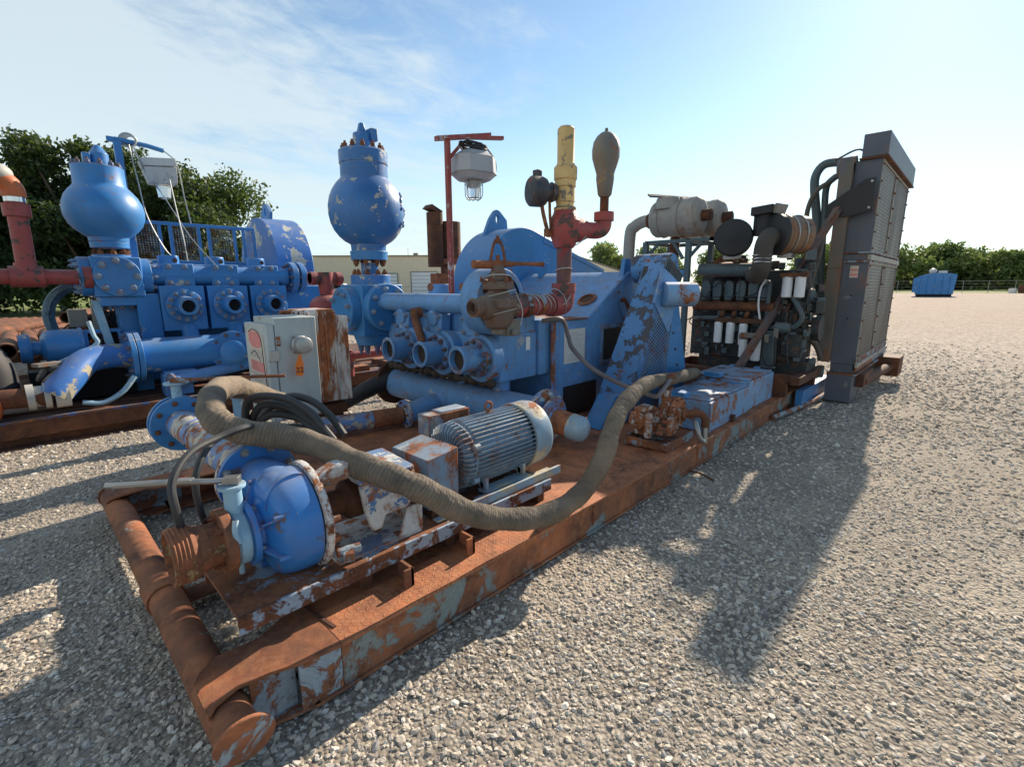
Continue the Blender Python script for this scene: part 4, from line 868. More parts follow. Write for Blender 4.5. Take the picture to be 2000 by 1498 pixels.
b = MB(); b.prism([(4.605, y0-.016, .77), (4.95, y0-.016, .77), (4.99, y0-.016, 1.12), (4.605, y0-.016, 1.12)], (0, .004, 0)); b.build('window_pane', plain('murky_pane', (.055, .05, .035), .3), wf)
b = MB(); b.b2((3.90, y0-.006, .80), (4.26, y0-.001, 1.155)); pl_ = b.build('placard', 'tagw', pe)
b = MB()
rg = random.Random(2)
for i in range(12): z = 1.11-i*.025; b.b2((3.95+rg.random()*.06, y0-.0075, z), (4.22-rg.random()*.1, y0-.006, z+.004))
b.build('print_line', 'inkg', pl_)
for x, y in ((5.12, 3.05), (5.1, 4.30)):
    b = MB(); b.prism([(x-.10, y, 1.70), (x+.08, y, 1.75), (x+.06, y, 1.90), (x-.06, y, 1.90)], (0, .05, 0)); b.lathe((x, y-.002, 1.83), (0, -1, 0), [(0, .035), (.001, .035)], 14); b.build('lifting_lug', 'blue', pe, .006)
b = MB(); b.tube([(4.98, y0, 1.42), (4.95, y0-.05, 1.44), (5.0, y0-.07, 1.36), (5.06, y0-.06, 1.24), (5.04, y0, 1.2)], .022, 8); b.build('drain_pipe', 'rustred', pe)
# fluid end
b = MB(); b.b2((3.56, 3.07, .73), (3.745, 4.74, 1.27)); b.build('spacer', 'bluel', mp_, .008)
b = MB(); b.b2((3.05, 3.10, .72), (3.56, 4.95, 1.16)); b.b2((3.10, 3.12, 1.14), (3.56, 4.9, 1.36)); fe = b.build('fluid_block', 'bluel', mp_, .012)
CY = [3.27, 3.83, 4.39]
for i, y in enumerate(CY):
    z = .955
    b = MB(); b.lathe((3.05, y, z-.01), (-1, 0, 0), [(0, .225), (.10, .225), (.11, .215)], 44); cyl_ = b.build('cylinder_head', 'bluel', mp_, .004)
    fl = MB().lathe((2.94, y, z), (-1, 0, 0), [(0, .178), (.05, .178), (.055, .170)], 36).build('cylinder_flange', 'blueo', cyl_, .003)
    bolts(fl, (2.885, y, z), (-1, 0, 0), .148, 10, .020, .030, 'bolt', .3)
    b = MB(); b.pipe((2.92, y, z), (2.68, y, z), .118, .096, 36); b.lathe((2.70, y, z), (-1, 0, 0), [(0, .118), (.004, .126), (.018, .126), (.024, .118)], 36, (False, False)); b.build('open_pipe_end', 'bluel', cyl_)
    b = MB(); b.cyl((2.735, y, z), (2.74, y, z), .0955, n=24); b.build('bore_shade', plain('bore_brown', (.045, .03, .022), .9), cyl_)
    b = MB(); b.prism([(2.94, y-.03, 1.33), (2.94, y+.23, 1.33), (2.94, y+.21, 1.14), (2.94, y-.01, 1.14)], (.12, 0, 0)); b.lathe((3.07, y+.10, 1.31), (-1, 0, -.18), [(0, .085), (.16, .078)], 24); pd_ = b.build('valve_pad', 'bluel', fe, .01)
    boltat(pd_, [(2.938, y+.10+s*.095, 1.30-k*.125) for s in (-1, 1) for k in (0, 1)], (-1, 0, 0), .020, .026, 'boltb')
    if i: b = MB(); b.lathe((3.50, y+.15, 1.36), (0, 0, 1), [(0, .13), (.26, .13), (.26, .05)], 26); lg_ = b.build('valve_cap', 'bluel', fe, .008); MB().lathe((3.372, y+.15, 1.585), (-1, -.2, 0), [(0, .045), (.006, .045)], 16).build('cap_hole', 'rustflake', lg_)
b = MB(); b.b2((3.30, 3.3, 1.36), (3.44, 3.6, 1.46)); b.build('valve_cap_stub', 'bluel', fe, .006)
b = MB()
rg = random.Random(9)
P = [(3.0+rg.uniform(-.02, .02), 3.12+i*.06, .715+rg.uniform(-.01, .008)) for i in range(30)]; b.tube(P, .035, 8, 3, lambda q: .7+.5*abs(math.sin(q*47))+.3*math.sin(q*91))
b.build('grease_crust', 'crust', fe)
b = MB(); b.tube([(2.80, 4.06, 1.34), (2.79, 4.02, 1.26), (2.77, 3.95, 1.18), (2.74, 3.85, 1.06)], .040, 14); b.cyl((2.80, 4.07, 1.33), (2.88, 4.07, 1.34), .055, n=14); b.build('drain_elbow', 'rustred', mp_)
# discharge manifold
b = MB(); b.cyl((3.0, 3.2, 1.43), (3.0, 4.92, 1.43), .095, n=36); mn_ = b.build('discharge_manifold', 'bluel', mp_)
b = MB(); b.lathe((3.0, 3.02, 1.46), (0, 1, 0), [(0, .24), (0, .285), (.02, .292), (.22, .292), (.23, .28), (.23, .1)], 48, (False, False)); b.lathe((3.0, 3.05, 1.46), (0, 1, 0), [(0, .24), (.01, .24)], 40); ef = b.build('end_cross', 'bluel', mn_, .003)
bolts(ef, (3.0, 3.045, 1.46), (0, -1, 0), .20, 8, .026, .04, 'boltr', .2)
# suction manifold
b = MB(); b.cyl((3.14, 2.62, .46), (3.14, 4.95, .46), .17, n=36)
for y in (3.22, 3.76, 4.42): b.cyl((3.18, y, .5), (3.18, y, .74), .085, n=24)
b.cyl((2.62, 4.04, .33), (3.1, 4.02, .42), .10, n=28); sm_ = b.build('suction_manifold', 'bluel', mp_)
b = MB(); b.cyl((3.14, 5.0, .46), (3.14, 5.06, .46), .26, n=36); b.build('far_flange', 'rustdk', sm_, .003)
fl = flange(sm_, 'end_flange', (3.14, 2.60, .47), (0, -1, 0), .245, .05, 'bluespec', 10, .205, .018, 'lblue')
b = MB(); b.lathe((3.14, 2.60, .47), (.05, -1, -.10), [(0, .15), (.03, .15), (.035, .19), (.06, .19), (.065, .12), (.10, .115)], 32); b.build('reducer', 'bluespec', fl, .002)
b = MB(); b.lathe((3.14, 2.53, .46), (.10, -1, -.14), [(0, .108), (.17, .108)], 30); b.build('capped_pipe', 'rust', fl); b = MB(); b.lathe((3.157, 2.36, .436), (.10, -1, -.14), [(0, .111), (.09, .111), (.12, .10), (.145, .07), (.155, .0)], 30); b.build('pipe_cap', 'motorcap', fl)
b = MB(); b.b2((3.0, 2.7, .222), (3.3, 3.0, .30)); b.b2((3.0, 4.3, .222), (3.3, 4.6, .30)); b.build('saddle', 'bluel', sm_)

# pulsation dampener
pd = thing('pulsation_dampener', 'chipped round blue pulsation ball on a bolted cross block of the near pump', 'dampener', (3.05, 5.27, 1.03))
bx_, by_ = 3.05, 5.28
b = MB(); b.b2((bx_-.27, by_-.25, 1.03), (bx_+.27, by_+.25, 1.62)); blk = b.build('cross_block', 'blue', pd, .014)
for c, d, R in (((bx_, by_-.25, 1.36), (0, -1, 0), .27), ((bx_-.27, by_+.02, 1.34), (-1, 0, 0), .25)):
    d = V(d); fl = MB().lathe(c, d, [(0, R), (.11, R), (.12, R-.01)], 40).build('side_flange', 'blue', blk, .004); bolts(fl, V(c)+d*.12, d, R-.06, 8, .026, .038, 'boltb', .2)
fl = MB().lathe((bx_, by_, .91), (0, 0, 1), [(0, .20), (.12, .24)], 36).build('bottom_flange', 'blue', blk, .004); bolts(fl, (bx_, by_, .91), (0, 0, -1), .17, 9, .030, .075, 'bolt')
b = MB(); b.lathe((bx_, by_, 1.62), (0, 0, 1), [(0, .225), (.11, .225), (.115, .1), (.25, .1)], 36); fl = b.build('lower_flange', 'bluec', pd, .004); bolts(fl, (bx_, by_, 1.73), (0, 0, 1), .175, 9, .028, .045, 'boltr')
fl = MB().lathe((bx_, by_, 1.90), (0, 0, 1), [(0, .10), (0, .205), (.10, .215), (.10, .1)], 36, (False, False)).build('upper_flange', 'blue', pd, .004); bolts(fl, (bx_, by_, 1.895), (0, 0, -1), .165, 8, .026, .045, 'boltr')
b = MB(); b.lathe((bx_, by_, 2.0), (0, 0, 1), [(0, .195), (.072, .20), (.085, .215), (.11, .262), (.16, .318), (.23, .37), (.31, .403), (.40, .419), (.50, .419), (.59, .400), (.67, .366), (.74, .318), (.78, .278), (.80, .262), (.94, .260), (.95, .268), (1.08, .268), (1.095, .25), (1.095, .0)], 64, (True, False)); ball = b.build('ball', 'bluec', pd)
rg = random.Random(3)
b = MB()
for k in range(9):
    a = rad(rg.uniform(-62, -22)); z = 2.46+rg.uniform(-.18, .2); R = .415*math.cos(math.asin((z-2.45)/.44)); u = V((math.cos(a), math.sin(a), 0))
    P = [V((bx_, by_, z))+u*(R-.004)+V((0, 0, j*.02)) for j in range(-2, 3)]
    b.tube([p+V((rg.uniform(-.02, .02), rg.uniform(-.02, .02), 0)) for p in P], .016, 8, 3, lambda q: .3+math.sin(PI*q))
b.build('crumpled_patch', 'bluec', ball)
bolts(ball, (bx_, by_, 3.095), (0, 0, 1), .215, 12, .026, .05, 'boltr')
b = MB(); b.lathe((bx_, by_, 3.09), (0, 0, 1), [(0, .105), (.17, .10), (.19, .095), (.19, 0)], 26); b.prism([(bx_-.05, by_-.02, 3.29), (bx_+.05, by_-.02, 3.29), (bx_+.02, by_-.02, 3.39), (bx_-.02, by_-.02, 3.39)], (0, .05, 0)); b.b2((bx_+.05, by_-.12, 3.2), (bx_+.13, by_+.0, 3.33)); b.build('charging_cap', 'bluec', pd, .006)

# gate valve + red pipe string
gv = thing('gate_valve', 'rusty brown gate valve with crossbar handle on the end of the blue manifold', 'valve', (2.80, 2.86, 1.2))
gx, gy = 2.80, 2.86
b = MB(); b.lathe((gx, gy, 1.25), (0, 0, 1), [(0, .07), (.02, .10), (.08, .125), (.20, .13), (.26, .12), (.30, .085), (.36, .07), (.40, .085), (.42, .075), (.48, .055), (.52, .04)], 26); b.lathe((gx-.1, gy, 1.43), (-1, 0, 0), [(0, .10), (.08, .09), (.10, .055), (.20, .052)], 22, (False, False)); b.lathe((gx+.05, gy, 1.43), (1, 0, 0), [(0, .10), (.12, .10)], 22)
b.box((gx-.02, gy-.02, 1.60), (.16, .20, .06)); b.box((gx-.02, gy-.02, 1.46), (.20, .24, .07)); vb = b.build('body', 'rustvalve', gv, .006)
b = MB(); b.pipe((2.62, gy, 1.43), (2.53, gy, 1.43), .062, .040, 24); b.lathe((2.55, gy, 1.43), (-1, 0, 0), [(0, .062), (.0, .075), (.03, .075), (.03, .045)], 24, (False, False)); b.cyl((2.57, gy, 1.43), (2.58, gy, 1.43), .045, n=16); b.build('open_nipple', 'rustvalve', gv)
bolts(vb, (gx-.02, gy, 1.63), (0, 0, 1), .12, 6, .016, .03, 'boltr')
b = MB(); b.tube([(gx-.20, gy+.08, 1.765), (gx-.05, gy+.03, 1.765)], .034, 10, 1); b.tube([(gx-.06, gy+.03, 1.765), (gx+.02, gy, 1.77), (gx+.16, gy-.06, 1.775), (gx+.40, gy-.14, 1.775)], .024, 10, 3, lambda q: 1.0+.35*math.sin(q*6)); b.cyl((gx, gy, 1.74), (gx, gy, 1.80), .045, n=10); b.build('crossbar', 'rustflake', gv)
b = MB(); b.tube([(gx-.055, gy+.03, 1.78), (gx-.035, gy+.02, 1.90), (gx, gy, 1.97), (gx+.035, gy-.02, 1.90), (gx+.055, gy-.03, 1.78)], .012, 8, 4); b.cyl((gx, gy, 1.93), (gx, gy, 1.99), .014, n=8); b.cyl((gx, gy, 1.7), (gx, gy, 1.84), .018, n=8); b.build('yoke', 'rustflake', gv)
b = MB(); b.box((gx+.10, gy-.03, 1.26), (.15, .12, .14)); b.box((gx+.02, gy+.0, 1.24), (.10, .12, .08)); b.lathe((gx+.07, gy-.10, 1.22), (0, -1, 0), [(0, .03), (.03, .03)], 10); b.build('lower_clamp', 'pear', gv, .01)
b = MB()
for z, r in ((1.38, .15), (1.53, .15), (1.66, .11)): b.torus((gx, gy, z), (.15*(-1)**int(z*10), .2, 1), r, .005, 26, 5)
b.tube([(gx+.10, gy-.10, 1.55), (gx+.16, gy-.12, 1.4), (gx+.13, gy-.13, 1.28)], .005, 5); b.build('wire', 'bead', gv)
tgm = MB().b2((3.02, 2.75, 1.06), (3.07, 2.752, 1.17)); tag(tgm.build('tag', 'tagw'), 'small white paper tag hanging below the rusty gate valve', 'tag')
rp = thing('relief_pipe', 'red riser pipe with yellow relief valve and grey pear shaped gauge on top', 'pipe', (3.67, 2.88, 1.3))
ry = 2.88
b = MB(); b.cyl((2.98, ry, 1.43), (3.10, ry, 1.43), .095, n=24); b.cyl((3.16, ry, 1.425), (3.50, ry, 1.42), .085, n=26); b.build('pipe_run', 'red', rp)
b = MB(); b.cyl((3.10, ry, 1.43), (3.16, ry, 1.43), .108, n=26); b.cyl((3.30, ry, 1.43), (3.34, ry, 1.43), .098, n=26); b.build('union', 'rustbase', rp)
b = MB(); b.tube([(3.48, ry, 1.42), (3.60, ry, 1.42), (3.67, ry, 1.44), (3.69, ry, 1.52), (3.69, ry, 1.60)], .105, 24, 5); b.lathe((3.69, ry, 1.54), (0, 0, 1), [(0, .10), (0, .115), (.08, .115), (.08, .08)], 24); b.build('elbow', 'red', rp)
b = MB(); b.cyl((3.69, ry, 1.58), (3.69, ry, 1.96), .070, n=26); b.build('riser', paint('riser_dark', (.13, .05, .05), (.3, .05, .05), .4, .5, 51, 6, .6, rdark=.6), rp)
b = MB()
for x in (3.22, 3.28, 3.38, 3.44): b.torus((x, ry, 1.43), (1, .2, .25), .094, .005, 24, 5)
for z in (1.60, 1.74): b.torus((3.69, ry, z), (.1, .2, 1), .08, .005, 24, 5)
b.torus((3.62, ry, 1.45), (.6, -.2, -.7), .125, .005, 24, 5); b.torus((3.60, ry, 1.45), (.9, -.2, .3), .125, .005, 24, 5)
b.tube([(3.72, ry-.08, 1.95), (3.78, ry-.13, 2.0), (3.85, ry-.14, 2.08), (3.9, ry-.05, 2.15)], .005, 5); b.build('safety_cable', 'bead', rp)
b = MB(); b.lathe((3.69, ry, 1.94), (0, 0, 1), [(0, .085), (.02, .10), (.06, .115), (.13, .14), (.24, .145), (.30, .11), (.36, .09)], 28)
b.lathe((3.74, ry-.02, 2.10), (.9, -.4, .06), [(0, .12), (.12, .105), (.20, .07)], 24); b.build('red_cross', 'red', rp, .004)
b = MB(); b.tube([(3.88, ry-.08, 2.11), (4.02, ry-.14, 2.11), (4.08, ry-.16, 2.15), (4.09, ry-.16, 2.24)], .075, 20, 5); b.lathe((4.09, ry-.16, 2.20), (0, 0, 1), [(0, .08), (0, .095), (.08, .095), (.08, .05)], 22); b.build('street_elbow', 'red', rp)
b = MB(); b.cyl((4.09, ry-.16, 2.26), (4.09, ry-.16, 2.46), .042, n=18); b.build('gauge_neck', 'rustdk', rp)
b = MB(); b.lathe((4.09, ry-.16, 2.42), (0, 0, 1), [(0, .05), (.02, .065), (.16, .085), (.20, .083), (.27, .105), (.34, .126), (.41, .130), (.48, .118), (.53, .088), (.56, .05), (.57, .018), (.60, .014), (.60, 0)], 32); b.build('pear_gauge', 'pear', rp)
b = MB(); b.lathe((3.69, ry, 2.27), (0, 0, 1), [(0, .10), (.02, .105), (.03, .082), (.07, .082), (.075, .088), (.20, .088), (.205, .096), (.26, .096), (.27, .105), (.37, .105), (.39, .085), (.41, .077), (.69, .077), (.71, .06), (.71, 0)], 32); b.build('yellow_valve', 'yellow', rp)
b = MB(); b.lathe((3.69, ry, 2.25), (0, 0, 1), [(0, .10), (.05, .10)], 24); b.build('green_collar', paint('green_collar', (.06, .16, .12), (.2, .2, .15), .3, .3, 52, 8), rp)
b = MB(); b.lathe((3.60, ry+.04, 2.42), (-.9, .42, 0), [(0, .07), (.05, .09), (.06, .07), (.10, .07), (.11, .115), (.15, .13), (.24, .13), (.26, .11), (.27, 0)], 26); b.box((3.44, ry+.12, 2.56), (.06, .06, .08)); b.build('black_actuator', paint('actuator', (.035, .04, .05), (.15, .14, .12), .3, .3, 53, 9), rp, .003)
b = MB(); b.tube([(3.47, ry+.10, 2.34), (3.49, ry+.08, 2.20), (3.53, ry+.07, 2.08)], .018, 8); b.tube([(3.54, ry+.06, 2.36), (3.55, ry+.06, 2.2), (3.57, ry+.06, 2.12)], .013, 8); b.box((3.54, ry+.07, 2.07), (.07, .05, .07)); b.build('linkage', 'rustflake', rp)

# pump drum hood
hd = thing('gear_hood', 'big plain blue rounded hood with pierced lifting lug behind the near pump', 'hood', (5.0, 4.9, .3))
hc = (5.03, 1.60); R = .77; pts = [(hc[0]+R*math.cos(a), 4.6, hc[1]+R*math.sin(a)) for a in [rad(200-i*5) for i in range(26)]]
pts = [(4.35, 4.6, .4)]+pts+[(6.98, 4.6, 1.83), (6.98, 4.6, 1.1), (6.0, 4.6, .4)]
b = MB(); b.prism(pts, (0, .62, 0)); b.build('shell', 'blue', hd, .01, 20)
b = MB(); b.prism([(5.4, 4.585, 2.20), (6.95, 4.585, 1.80), (6.95, 4.585, 1.85), (5.45, 4.585, 2.26)], (0, .65, 0)); b.build('rim', 'blue', hd)
b = MB(); lug = [(4.62, 5.0, 2.27), (4.62, 5.0, 2.33), (4.84, 5.0, 2.60), (4.88, 5.0, 2.625), (4.93, 5.0, 2.62), (4.97, 5.0, 2.59), (5.18, 5.0, 2.42), (5.22, 5.0, 2.36), (5.22, 5.0, 2.33)]
ho = [(4.90+.035*math.cos(t), 5.0, 2.50+.065*math.sin(t)) for t in [2*PI*i/14 for i in range(14)]]
def plate_hole(b, outer, hole, vec):
    vec = V(vec); n = len(hole); 
    c = V(hole[0])*0
    for h in hole: c += V(h)/n
    ring = []
    for h in hole:      # radial projection of the hole ring on the outline
        d = V(h)-c; best = None
        for i in range(len(outer)):
            a = V(outer[i])-c; e = V(outer[(i+1) % len(outer)])-c
            den = d.x*(e.z-a.z)-d.z*(e.x-a.x)
            if abs(den) < 1e-9: continue
            t = (a.x*(e.z-a.z)-a.z*(e.x-a.x))/den; u = (a.x*d.z-a.z*d.x)/den
            if t > 0 and -1e-6 <= u <= 1+1e-6: best = c+d*t
        ring.append(best)
    A = [b.bm.verts.new(V(h)) for h in hole]; B_ = [b.bm.verts.new(r) for r in ring]; A2 = [b.bm.verts.new(V(h)+vec) for h in hole]; B2 = [b.bm.verts.new(r+vec) for r in ring]
    for i in range(n):
        j = (i+1) % n; b.face([A[i], A[j], B_[j], B_[i]]); b.face([A2[i], B2[i], B2[j], A2[j]]); b.face([A[i], A2[i], A2[j], A[j]]); b.face([B_[i], B_[j], B2[j], B2[i]])
plate_hole(b, lug, ho, (0, .05, 0)); b.build('lifting_lug', 'blue', hd)

# belt guard with mesh side
bg_ = thing('belt_guard', 'slanted blue belt guard with black flaking paint and mesh side next to the pump', 'guard', (4.5, 2.6, .22))
def loft(b, P, Q):
    A = [b.bm.verts.new(V(p)) for p in P]; B_ = [b.bm.verts.new(V(p)) for p in Q]; b.face(A[::-1]); b.face(B_); n = len(A)
    for i in range(n): b.face([A[i], A[(i+1) % n], B_[(i+1) % n], B_[i]])
b = MB(); loft(b, [(4.14, 2.45, .235), (4.72, 2.45, 1.52), (4.84, 2.45, 1.82), (4.92, 2.45, 1.88), (4.98, 2.45, 1.86), (4.94, 2.45, 1.6), (4.22, 2.45, .235)], [(3.98, 2.76, .235), (4.84, 2.76, 1.60), (4.97, 2.76, 1.82), (5.06, 2.76, 1.90), (5.12, 2.76, 1.86), (5.05, 2.76, 1.6), (4.06, 2.76, .235)])
sh = b.build('front_strip', 'blueg', bg_, .004)
b = MB(); b.lathe((5.12, 2.50, 1.78), (0, 1, 0), [(0, .16), (.42, .16)], 26); b.build('top_roll', 'blueg', sh)
b = MB(); loft(b, [(4.22, 2.47, .235), (4.93, 2.47, 1.80), (5.22, 2.47, 1.64), (5.12, 2.47, 1.2), (5.0, 2.47, .235)], [(4.22, 2.74, .235), (4.93, 2.74, 1.80), (5.22, 2.74, 1.64), (5.12, 2.74, 1.2), (5.0, 2.74, .235)]); b.build('inner_panel', 'engb', bg_)
# expanded metal: diagonal strands
b = MB(); poly = [(4.22, .24), (4.70, 1.36), (5.0, 1.10), (5.06, 1.2), (5.0, .24)]
def inside(x, z):
    c = False; n = len(poly)
    for i in range(n):
        (x1, z1), (x2, z2) = poly[i], poly[(i+1) % n]
        if (z1 > z) != (z2 > z) and x < (x2-x1)*(z-z1)/(z2-z1)+x1: c = not c
    return c
for sgn in (1, -1):
    for k in range(-50, 110):
        z0_ = k*.040; run = None; st = .02
        for i in range(60):
            x = 4.2+i*st; z = z0_+sgn*(x-4.2)*.62; ok = inside(x, z)
            if ok and run is None: run = (x, z)
            if (not ok or i == 59) and run is not None:
                if x-run[0] > .03: b.box(((x+run[0]-st)/2, 2.448-.004*sgn, (z-sgn*st*.62+run[1])/2), (math.hypot(x-st-run[0], (x-st-run[0])*.62), .004, .009), rot=Matrix.Rotation(-sgn*math.atan(.62), 3, 'Y'))
                run = None
b.build('mesh_side', 'bluel', bg_)
b = MB(); b.prism([(4.78, 2.43, 1.78), (4.63, 2.43, 1.42), (4.98, 2.43, 1.08), (5.05, 2.43, 1.22), (5.14, 2.43, 1.64)], (0, .03, 0)); pp = b.build('bearing_plate', 'bluel', bg_, .004)
b = MB()
for i in range(11): b.box((4.86+i*.035, 2.44, 1.84-i*.019), (.010, .02, .14), rot=Matrix.Rotation(.5, 3, 'Y'))
b.build('top_mesh', 'dkblue', bg_)
b = MB(); b.cyl((4.80, 2.43, 1.50), (5.08, 2.22, 1.50), .128, n=36); b.build('shaft_stub', 'hatch', pp, .003)
b = MB(); b.prism([(5.02, 2.50, .235), (5.18, 2.50, 1.5), (5.30, 2.50, 1.5), (5.62, 2.50, .62), (5.62, 2.50, .235)], (0, .03, 0)); rp_ = b.build('rear_panel', 'blue', bg_, .004)
boltat(rp_, [(5.16+.075*i, 2.498, 1.25-.19*i) for i in range(5)], (0, -1, 0), .013, .012, 'bolt')
b = MB(); b.prism([(3.80, 2.50, .225), (3.98, 2.50, .225), (4.18, 2.50, .52), (4.06, 2.50, .52)], (0, .2, 0)); b.build('foot', 'blue', bg_, .006)

# light pole with lamp
lp = thing('light_pole', 'thin red square post with top arm carrying the hooded work lamp', 'pole', (3.48, 4.30, 1.3))
b = MB(); b.box((3.48, 4.30, 2.25), (.05, .05, 1.75)); b.tube([(3.50, 4.30, 2.93), (3.64, 4.28, 3.08)], .02, 6, 1); b.build('post', 'redp', lp, .003)
b = MB(); b.prism([(3.38, 4.34, 3.09), (4.05, 4.22, 3.23), (4.05, 4.22, 3.28), (3.38, 4.34, 3.14)], (0, .05, 0)); b.prism([(3.38, 4.26, 3.09), (4.14, 4.16, 3.20), (4.14, 4.16, 3.24), (3.38, 4.26, 3.12)], (0, -.05, 0)); b.build('arm', 'redp', lp)
wl = thing('work_lamp', 'grey hooded work lamp with caged bulb hanging from the red post arm', 'lamp', (3.80, 4.26, 2.6))
lx, ly = 3.79, 4.24
b = MB(); rz = -.25
R3 = Matrix.Rotation(rz, 3, 'Z')
def fr_(z, s): return [V((lx, ly, z))+R3 @ V((a*s, c*s*.85, 0)) for a, c in ((-1, -.5), (-.6, -1), (.6, -1), (1, -.5), (1, .5), (.6, 1), (-.6, 1), (-1, .5))]
loft(b, fr_(2.74, .17), fr_(2.80, .235)); loft(b, fr_(2.80, .235), fr_(2.97, .225)); loft(b, fr_(2.97, .225), fr_(3.03, .15)); b.build('housing', paint('lamp_grey', (.40, .41, .42), (.3, .3, .3), .1, .05, 61, 5), wl)
b = MB(); b.box((lx, ly, 2.805), (.01, .01, .01)); loft(b, fr_(2.797, .24), fr_(2.803, .24)); b.build('seam', 'post', wl)
b = MB(); b.lathe((lx, ly, 2.56), (0, 0, 1), [(0, .0), (.0, .06), (.18, .085), (.18, 0)], 22, (False, False)); b.build('bulb_glass', 'glass', wl)
b = MB(); b.lathe((lx, ly, 2.66), (0, 0, 1), [(0, .03), (.03, .045), (.08, .045)], 14); b.build('bulb', 'dirtyw', wl)
b = MB()
for i in range(6): a = i*PI/3; b.tube([(lx+.10*math.cos(a), ly+.10*math.sin(a), 2.75), (lx+.10*math.cos(a), ly+.10*math.sin(a), 2.58), (lx+.05*math.cos(a), ly+.05*math.sin(a), 2.53)], .005, 5, 2)
b.torus((lx, ly, 2.55), (0, 0, 1), .075, .005, 20, 5); b.torus((lx, ly, 2.70), (0, 0, 1), .10, .005, 20, 5); b.build('cage', 'bead', wl)
b = MB(); rg = random.Random(6)
for k in range(7): P = [(lx+.16*math.cos(k+j*1.05)+rg.uniform(-.03, .03), ly+.10*math.sin(k+j*1.05), 3.07+rg.uniform(-.03, .05)) for j in range(6)]; b.tube(P, .011, 6, 4)
b.tube([(lx+.15, ly-.05, 3.1), (lx+.25, ly-.08, 2.98), (lx+.26, ly-.08, 2.85), (lx+.2, ly-.06, 2.8)], .009, 6); b.build('coiled_cord', 'black', wl)

# rusty exhaust on far unit, red fittings
t = thing('rusty_stack', 'brown rusted exhaust canister behind the lamp post', 'exhaust', (6.0, 7.5, 1.4))
k_ = 1.155; b = MB(); b.cyl((5.72, 7.5, 1.95), (5.72, 7.5, 2.92), .15, n=24); b.cyl((6.06, 7.5, 2.1), (6.06, 7.5, 2.78), .21, n=28); b.build('canister', 'rustdk', t); b = MB(); b.prism([(5.52, 7.4, 2.98), (5.8, 7.4, 2.90), (5.84, 7.4, 2.95), (5.60, 7.4, 3.05)], (0, .2, 0)); b.build('rain_flap', 'rustdk', t)
b = MB(); b.cyl((6.0, 7.5, 2.0), (6.0, 7.5, 2.1), .26, n=20); b.cyl((5.95, 7.5, 1.1), (5.95, 7.5, 2.0), .10, n=14); b.box((5.8, 7.5, 1.72), (.3, .2, .22)); b.build('stand', 'rustflake', t)
t = thing('red_manifold', 'red pipe cross with round hose union left of the near ball block', 'pipe', (2.9, 6.25, .8))
b = MB(); b.cyl((2.72, 6.2, 1.70), (3.15, 6.2, 1.70), .065, n=20); b.lathe((2.93, 6.2, 1.44), (0, 0, 1), [(0, .07), (.05, .085), (.20, .10), (.34, .09)], 22); b.cyl((2.72, 6.2, 1.70), (2.80, 6.2, 1.70), .085, n=18); b.cyl((3.06, 6.2, 1.70), (3.13, 6.2, 1.70), .085, n=18); b.build('cross', 'red', t); b = MB(); b.ball((2.92, 6.18, 1.34), .20, (1.15, 1, .8)); b.cyl((2.92, 6.2, .9), (2.92, 6.2, 1.3), .12, n=18); b.build('union', 'red', t)
t = thing('red_rail_pipe', 'chipped red and white pipe lying along the far skid below the cylinders', 'pipe', (3.4, 6.25, .3)); b = MB(); b.tube([(2.75, 6.45, .60), (3.2, 6.35, .63), (3.9, 6.2, .66), (4.6, 6.1, .68)], .055, 14, 3); b.build('pipe', 'redp', t); b = MB(); b.cyl((3.25, 6.33, .35), (3.25, 6.33, .72), .05, n=12); b.cyl((3.19, 6.34, .63), (3.31, 6.32, .64), .075, n=14); b.build('support', 'red', t)
# big dark hose crossing behind
tag(MB().tube([(2.3, 5.3, .10), (2.5, 5.25, .22), (2.8, 5.1, .40), (3.2, 4.95, .55), (3.6, 4.9, .55)], .10, 18, 6, lambda q: .55+.45*min(1, q*2)).build('hose', 'black'), 'black rubber hose crossing the gap below the near ball block', 'hose')
# ================================================================ engine
en = thing('diesel_engine', 'dark grey green V diesel engine with white filters on the far end of the skid', 'engine', (7.2, 2.2, .5))
ex = 6.8
b = MB(); b.b2((ex+.06, 1.62, .62), (7.6, 3.0, 1.28)); b.prism([(ex+.12, 1.66, 1.26), (7.45, 1.66, 1.26), (7.45, 1.66, 1.78), (ex+.25, 1.66, 1.78)], (0, 1.3, 0)); eb = b.build('block', 'engb', en, .01)
b = MB(); b.b2((ex+.15, 1.5, .42), (7.4, 2.9, .62)); b.b2((ex+.045, 2.55, .72), (ex+.06, 2.95, 1.08)); b.b2((ex+.0, 1.95, .78), (ex+.06, 2.15, 1.10)); b.b2((ex-.02, 1.55, .70), (ex+.06, 1.78, .98)); b.build('oil_pan', 'engb', en, .01)
for i in range(6):
    y = 2.80-i*.155
    b = MB(); b.prism([(ex-.02, y-.055, 1.43), (ex-.02, y+.055, 1.43), (ex-.02, y+.062, 1.49), (ex-.02, y+.062, 1.60), (ex-.02, y+.03, 1.65), (ex-.02, y-.03, 1.65), (ex-.02, y-.062, 1.60), (ex-.02, y-.062, 1.49)], (.10, 0, 0)); b.box((ex+.0, y, 1.41), (.06, .10, .03)); b.build('valve_cover', 'dkblue', en, .010)
b = MB(); b.cyl((ex-.02, 1.9, 1.31), (ex-.02, 2.95, 1.31), .060, n=16)
for i in range(6): y = 2.80-i*.155; b.box((ex+.03, y, 1.35), (.07, .09, .08))
b.build('exhaust_manifold', 'rustdk', en, .004)
b = MB(); b.cyl((ex-.05, 2.16, 1.78), (ex-.05, 2.88, 1.80), .085, n=22); b.build('intake_manifold', 'dkblue', en)
